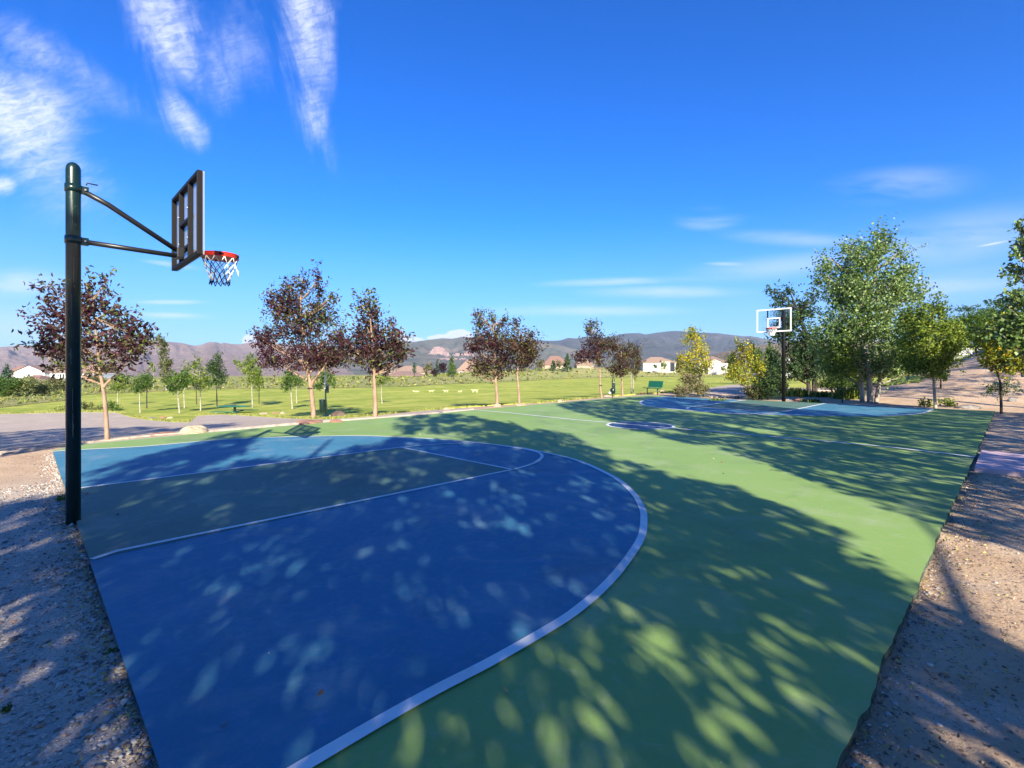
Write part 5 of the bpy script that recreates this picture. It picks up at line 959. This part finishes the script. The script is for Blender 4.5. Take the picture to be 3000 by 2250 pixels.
def house(px0, px1, ybase, yeave, yridge, D, wall, roof, label, dep=11, gable=False, along='x', turn=0, wins=(), doors=(), name='house', grp='houses beyond the lawn', extra=None):
    xm = (px0 + px1) / 2; x, y = ray(xm, D); zg = float(H(x, y)); t = empty(name, (x, y, zg), YAW - pi / 2 + radians(turn)); tag(t, label, 'house', grp); s = D / F; hw = (px1 - px0) / 2 * s
    zb_ = min(0, Zat(ybase, D) - zg); ze = Zat(yeave, D) - zg; zr = Zat(yridge, D) - zg
    b = MB(); b.box(-hw, 0, zb_ - 3, hw, dep, ze)
    if gable and along == 'y': b.poly([(-hw, 0, ze), (hw, 0, ze), (0, 0, zr - .15)]); b.poly([(hw, dep, ze), (-hw, dep, ze), (0, dep, zr - .15)])
    if gable and along == 'x': b.poly([(-hw, 0, ze), (-hw, dep / 2, zr - .1), (-hw, dep, ze)]); b.poly([(hw, 0, ze), (hw, dep / 2, zr - .1), (hw, dep, ze)])
    b.build('wall', M[wall], t)
    b = MB(); hip(b, -hw, hw, 0, dep, ze, zr, .45, .35, gable, along); r = b.build('roof', M[roof], t)
    for (wx, wy, ww, wh) in wins:
        cx_ = (wx - xm) * s; cz = Zat(wy, D) - zg; a_, b_ = ww * s / 2, wh * s / 2
        f_ = MB(); e = .09
        f_.box(cx_ - a_ - e, -.10, cz - b_ - e, cx_ + a_ + e, -.01, cz - b_); f_.box(cx_ - a_ - e, -.10, cz + b_, cx_ + a_ + e, -.01, cz + b_ + e); f_.box(cx_ - a_ - e, -.10, cz - b_, cx_ - a_, -.01, cz + b_); f_.box(cx_ + a_, -.10, cz - b_, cx_ + a_ + e, -.01, cz + b_)
        wo = f_.build('window', M['white'], t); MB().box(cx_ - a_, -.04, cz - b_, cx_ + a_, -.012, cz + b_).build('pane', M['pane'], wo)
    for (wx, wy, ww, wh) in doors:
        cx_ = (wx - xm) * s; cz = Zat(wy, D) - zg; a_, b_ = ww * s / 2, wh * s / 2; do = MB().box(cx_ - a_, -.06, cz - b_, cx_ + a_, -.01, cz + b_).build('garage_door', M['white'], t)
        pb = MB()
        for k in range(4): xx = cx_ - a_ + (k + .5) * 2 * a_ / 4; pb.box(xx - a_ * .16, -.08, cz + b_ * .55, xx + a_ * .16, -.062, cz + b_ * .82)
        pb.build('pane', M['pane'], do)
    if extra: extra(t, lambda px: (px - xm) * s, lambda py: Zat(py, D) - zg, r)
    return t
def ex1(t, X, Z, r):
    b = MB(); x0, x1 = X(131), X(262); ze = Z(1092); b.box(x0, 2, Z(1130) - 3, x1, 13, ze); b.build('wing_wall', M['wwall'], t)
    b = MB(); hip(b, x0, x1, 2, 13, ze, Z(1066), .4, .2, True, 'x'); b.build('wing_roof', M['tileb'], t)
    for wx in (141, 163, 171, 184, 191, 215, 240):
        b = MB(); a = X(wx); w_ = X(wx + 5) - a; f_ = b.box(a - .1, 1.86, Z(1109 if 160 < wx < 175 else 1105) - .1, a + w_ + .1, 1.95, Z(1096) + .1).build('window', M['white'], t); MB().box(a, 1.82, Z(1109 if 160 < wx < 175 else 1105), a + w_, 1.855, Z(1096)).build('pane', M['pane'], f_)
    MB().box(X(118) - .3, 9, Z(1070), X(118) + .5, 10, Z(1064)).build('chimney', M['wwall'], r)
house(40, 131, 1128, 1091, 1070, 205, 'wwall', 'tileb', 'white two storey gabled house at left with a brown roof', 13, True, 'y', 0, wins=((85, 1099, 7, 6),), extra=ex1)
house(52, 108, 1128, 1114, 1099, 170, 'grey', 'tiler', 'low house with a red brown roof in front of the white house', 9, False, 'x', 8)
house(92, 122, 1130, 1124, 1113, 160, 'grey', 'tiler', 'small red brown roof right below the white gable wall', 7, False, 'x', -8, name='shed', grp=None)
house(14, 70, 1120, 1090, 1072, 290, 'tanw', 'tiler', 'far house whose roof shows left behind the white gable', 10, False, 'x', 0)
house(1138, 1256, 1108, 1090, 1071, 210, 'tanw', 'tile', 'house with a long plain tan roof left of the dark red trees', 14, False, 'x', 0)
house(1130, 1236, 1112, 1100, 1087, 160, 'tanw', 'tileb', 'nearer house of which only a low tan roof shows above the brush', 10, False, 'x', 6)
house(1340, 1412, 1100, 1085, 1053, 200, 'tanw', 'tile', 'cream house with a tan roof behind the middle purple pair', 12, False, 'x', 0, wins=((1350, 1092, 5, 6),))
house(1590, 1668, 1085, 1068, 1042, 250, 'tanw', 'tiler', 'house with a rosy roof peeking over the central pines', 12, False, 'x', 0)
house(1690, 1740, 1085, 1068, 1050, 240, 'tanw', 'tile', 'house roof half hidden by the left tree of the far cluster', 10, False, 'x', 0)
def ex5(t, X, Z, r):
    b = MB(); b.box(X(1937), -.7, Z(1090) - 2, X(1962), .0, Z(1058)); b.build('porch_wall', M['stucco'], t); b = MB(); hip(b, X(1936), X(1963), -.7, 3, Z(1057.5), Z(1052), .3, .3); b.build('porch_roof', M['tile'], t)
    MB().box(X(1962), -.2, Z(1088), X(1976), -.02, Z(1062)).build('porch_shade_panel', M['pane'], t)  # dark slab on the wall stands in for the shade inside the porch
house(1884, 1980, 1086, 1061, 1045, 250, 'stucco', 'tile', 'cream house with a hipped tan roof and white garage door', 13, False, 'x', 0, doors=((1918, 1076, 34, 17),), extra=ex5)
def ex6(t, X, Z, r):
    b = MB(); x0, x1 = X(2068), X(2110); b.box(x0, -3, Z(1088) - 2, x1, -.0, Z(1062)); b.poly([(x0, -3, Z(1062)), (x1, -3, Z(1062)), ((x0 + x1) / 2, -3, Z(1053))]); b.build('wing_wall', M['stucco'], t)
    b = MB(); hip(b, x0, x1, -3, 4, Z(1062), Z(1052), .4, .3, True, 'y'); b.build('wing_roof', M['tile'], t); do = MB().box(X(2084), -3.06, Z(1084), X(2105), -3.01, Z(1070)).build('garage_door', M['white'], t)
    b = MB()
    for k in range(5): b.box(X(2086 + 3.6 * k), -3.09, Z(1073), X(2088.2 + 3.6 * k), -3.065, Z(1071)); 
    b.build('pane', M['pane'], do)
house(2050, 2134, 1086, 1062, 1043, 250, 'stucco', 'tileb', 'cream house with a brown roof and two garage doors behind the left yellow tree', 13, False, 'x', 0, doors=((2120, 1075, 18, 14),), extra=ex6)
house(2268, 2330, 1085, 1056, 1040, 170, 'grey', 'tileb', 'grey house with white framed windows behind the far hoop pole', 11, True, 'y', 20, wins=((2292, 1066, 9, 14), (2310, 1068, 6, 8)))
house(2130, 2165, 1085, 1072, 1062, 260, 'grey', 'tiler', 'small red walled outbuilding right of the brown roofed house', 8, False, 'x', 0, name='shed', grp=None)
def town():
    r_ = np.random.default_rng(9); b = MB()
    for i in range(420):
        px = r_.uniform(380, 1010); d = r_.uniform(1250, 2100); x, y = ray(px, d); z = float(H(x, y)); w_ = r_.uniform(9, 22); h_ = r_.uniform(4, 8); b.mi = int(r_.choice(3, p=[.55, .25, .2]))
        b.box(x - w_ / 2, y - w_ / 2, z - 1, x + w_ / 2, y + w_ / 2, z + h_)
    tag(b.build('distant_town', [M['white'], M['stucco'], M['tileb']]), 'pale specks of a far suburb on the valley floor at left', 'town', kind='stuff')
town()
def fence():
    D = 66; x0, y0 = ray(2795, D); x1, y1 = ray(2900, D); z0 = Zat(1042, D); z1 = Zat(1019, D); t = empty('white_fence', (x0, y0, z0)); tag(t, 'pale railing fence on top of the dirt bank at right', 'fence')
    n = 34; b = MB(); dx, dy = x1 - x0, y1 - y0
    for i in range(n + 1):
        f_ = i / n; b.tube([(dx * f_, dy * f_, -.8), (dx * f_, dy * f_, z1 - z0)], .03, 4)
    b.build('picket', M['white'], t)
    MB().tube([(0, 0, .15), (dx, dy, .15)], .035, 6).tube([(0, 0, z1 - z0 - .08), (dx, dy, z1 - z0 - .08)], .035, 6).build('rail', M['white'], t)
    for f_ in (0, .5, 1): MB().box(dx * f_ - .07, dy * f_ - .07, -1, dx * f_ + .07, dy * f_ + .07, z1 - z0 + .12).build('post', M['white'], t)
fence()
def bank_top():
    D = 62; t = None
bank_top()

# ------------------------------------------------------------------ mountains
def hill_mat(name, cols, sc_):
    m = bpy.data.materials.new(name); m.use_nodes = True; n = m.node_tree.nodes; l = m.node_tree.links; b = n['Principled BSDF']; b.inputs['Roughness'].default_value = 1; b.inputs['Specular IOR Level'].default_value = 0
    g_ = n.new('ShaderNodeNewGeometry'); mp = n.new('ShaderNodeMapping'); mp.inputs['Scale'].default_value = (1 / sc_, 1 / sc_, 1.6 / sc_); l.new(g_.outputs['Position'], mp.inputs[0]); prev = None
    for i, (c, s_, a, bb) in enumerate(cols[1:]):
        x = n.new('ShaderNodeTexNoise'); x.inputs['Scale'].default_value = s_; x.inputs['Detail'].default_value = 8; x.inputs['Roughness'].default_value = .62; l.new(mp.outputs[0], x.inputs['Vector'])
        r = n.new('ShaderNodeMapRange'); r.inputs[1].default_value = a; r.inputs[2].default_value = bb; l.new(x.outputs['Fac'], r.inputs[0]); k = n.new('ShaderNodeMix'); k.data_type = 'RGBA'; l.new(r.outputs[0], k.inputs['Factor'])
        if prev is None: k.inputs['A'].default_value = (*cols[0], 1)
        else: l.new(prev, k.inputs['A'])
        k.inputs['B'].default_value = (*c, 1); prev = k.outputs['Result']
    l.new(prev, b.inputs['Base Color']); x = n.new('ShaderNodeTexNoise'); x.inputs['Scale'].default_value = 5; x.inputs['Detail'].default_value = 9; x.inputs['Roughness'].default_value = .65; l.new(mp.outputs[0], x.inputs['Vector'])
    q = n.new('ShaderNodeBump'); q.inputs['Strength'].default_value = 1; q.inputs['Distance'].default_value = sc_ * .12; l.new(x.outputs['Fac'], q.inputs['Height']); l.new(q.outputs[0], b.inputs['Normal']); return m
def mountain(name, prof, dr_, df, mt, amp, zfoot, gs, seed, scars=()):
    px = np.arange(prof[0][0], prof[-1][0], 5.0); yr = np.interp(px, [p[0] for p in prof], [p[1] for p in prof]) + fbm(px / 22. + seed, px * 0 + seed, 4) * 4.5 * amp
    rows = 60; Vs = np.zeros((len(px), rows + 14, 3)); zr = CH + (HY - yr) / F * dr_
    for k in range(rows):
        t = k / (rows - 1); d = dr_ + (df - dr_) * t; x, y = ray(px, d)
        g_ = fbm(px / gs + seed * 3 + .8 * fbm(px / gs * 2, np.full(len(px), t * 3.)), np.full(len(px), t * 2.2 + seed), 5)
        z = zfoot + (zr - zfoot) * ((1 - t) ** 1.15 * (1 + (g_ * 1.35) * min(1, t * 4) * (1 - t * .5)))
        Vs[:, 13 + k] = np.stack([x, y, z], -1)
    for k in range(13):
        d = dr_ * (1 + .035 * (13 - k)); x, y = ray(px, d); Vs[:, k] = np.stack([x, y, zr - (zr - zfoot) * ((13 - k) / 13.) ** 1.2], -1)
    n = rows + 13; Vs = Vs[:, :n]; i, j = np.meshgrid(np.arange(len(px) - 1), np.arange(n - 1), indexing='ij'); Fq = np.stack([i * n + j, (i + 1) * n + j, (i + 1) * n + j + 1, i * n + j + 1], -1).reshape(-1, 4)
    A = Vs.reshape(-1, 3); mid_ = A[Fq].mean(1); d, l = fl(mid_[:, 0], mid_[:, 1]); qx = 1500 + F * l / d; qy = HY - (mid_[:, 2] - CH) * F / d; mi = np.zeros(len(Fq), int)
    for sc_ in scars: mi |= (inside_poly(sc_, qx + 10 * fbm(qx / 6, qy / 3, 2), qy + 6 * fbm(qx / 5 + 9, qy / 2, 2)) & (d < dr_)).astype(int)
    tag(mesh_np(name, A, Fq, [mt, scar_m], mi, smooth=True), kind='structure')
scar_m = hill_mat('pink_rock_scar', [(.55, .36, .29), ((.42, .25, .20), 3.0, .42, .6), ((.62, .48, .38), 5.0, .5, .7)], 150)
purple = hill_mat('sage_hill_purple', [(.25, .18, .155), ((.33, .24, .20), 1.2, .42, .62), ((.19, .15, .14), 2.4, .52, .70), ((.46, .34, .28), 3.6, .62, .72)], 420)
slate = hill_mat('sage_hill_slate', [(.13, .135, .10), ((.21, .175, .14), 1.1, .46, .64), ((.075, .09, .075), 3.0, .5, .66), ((.42, .28, .22), 2.2, .66, .73)], 520)
blue_ = hill_mat('forest_hill', [(.060, .068, .062), ((.115, .10, .095), 1.0, .46, .66), ((.036, .046, .045), 2.4, .5, .7), ((.25, .18, .16), 3.0, .68, .76)], 900)
tanh = hill_mat('dry_hill', [(.26, .19, .13), ((.17, .16, .09), 1.2, .4, .6), ((.33, .23, .17), 2.6, .52, .7)], 160)
mountain('mountain_range', [(-2600, 1000), (-600, 1030), (0, 1017), (60, 1013), (130, 1010), (200, 1005), (330, 1000), (440, 998), (490, 1001), (540, 1006), (572, 1013), (590, 1010), (610, 1003), (632, 1002), (648, 1007), (655, 1003), (680, 1008), (705, 1009), (725, 1004), (760, 1003), (850, 1010), (950, 1015), (1050, 1030), (1200, 1060), (1350, 1090)], 4000, 1650, purple, .5, -44, 90, 1)
mountain('mountain', [(700, 1100), (900, 1060), (1030, 1030), (1110, 1008), (1178, 1001), (1217, 1001), (1263, 994), (1295, 991), (1326, 992), (1358, 986), (1400, 992), (1450, 998), (1520, 1000), (1572, 1004), (1640, 1012), (1720, 1030), (1900, 1070)], 3700, 1800, slate, .6, -36, 70, 2, scars=([(1256, 1036), (1268, 1022), (1281, 1013), (1294, 1020), (1308, 1031), (1322, 1043), (1306, 1044), (1290, 1037), (1272, 1039)], [(1322, 1040), (1340, 1033), (1352, 1036), (1366, 1030), (1392, 1034), (1388, 1044), (1362, 1040), (1340, 1043)], [(1280, 1050), (1320, 1050), (1360, 1049), (1370, 1052), (1310, 1054)]))
mountain('far_mountain_range', [(1300, 1040), (1480, 1003), (1572, 997), (1608, 998), (1645, 997), (1663, 990), (1690, 992), (1717, 986), (1760, 990), (1807, 983), (1829, 977), (1874, 976), (1893, 980), (1922, 975), (1977, 969), (2013, 972), (2065, 975), (2107, 977), (2157, 982), (2250, 994), (2330, 996), (2500, 1004), (2900, 1012), (4800, 1000)], 5200, 2600, blue_, .5, -20, 95, 3)
mountain('low_hill', [(1950, 1062), (2060, 1046), (2130, 1030), (2198, 1016), (2246, 1008), (2290, 1007), (2400, 1000), (2600, 1006), (2900, 1010), (4800, 1000)], 1500, 700, tanh, .5, 2, 60, 4)
mountain('bare_hill', [(1130, 1090), (1190, 1075), (1216, 1066), (1240, 1060), (1300, 1062), (1400, 1052), (1500, 1075), (1560, 1090)], 900, 500, tanh, .4, -8, 60, 6) if False else None

# pinkish rock scar on the slate mountain
def scar():
    pts = [(1262, 1030), (1272, 1019), (1282, 1012), (1296, 1022), (1312, 1034), (1320, 1044), (1300, 1040), (1280, 1040), (1264, 1034)]
    return pts

# ------------------------------------------------------------------ haze
HAZE = 6.5e-5
if HAZE:
    hm = bpy.data.materials.new('haze_air'); hm.use_nodes = True; n = hm.node_tree.nodes; n.remove(n['Principled BSDF']); v = n.new('ShaderNodeVolumePrincipled'); v.inputs['Color'].default_value = (.62, .74, 1, 1); v.inputs['Density'].default_value = HAZE; v.inputs['Anisotropy'].default_value = .0
    hm.node_tree.links.new(v.outputs[0], n['Material Output'].inputs['Volume'])
    b = MB(); b.box(-1500, -6500, -60, 9500, 7500, 420); o = b.build('haze', hm); tag(o, 'thin bluish air over the valley', 'haze', kind='stuff')
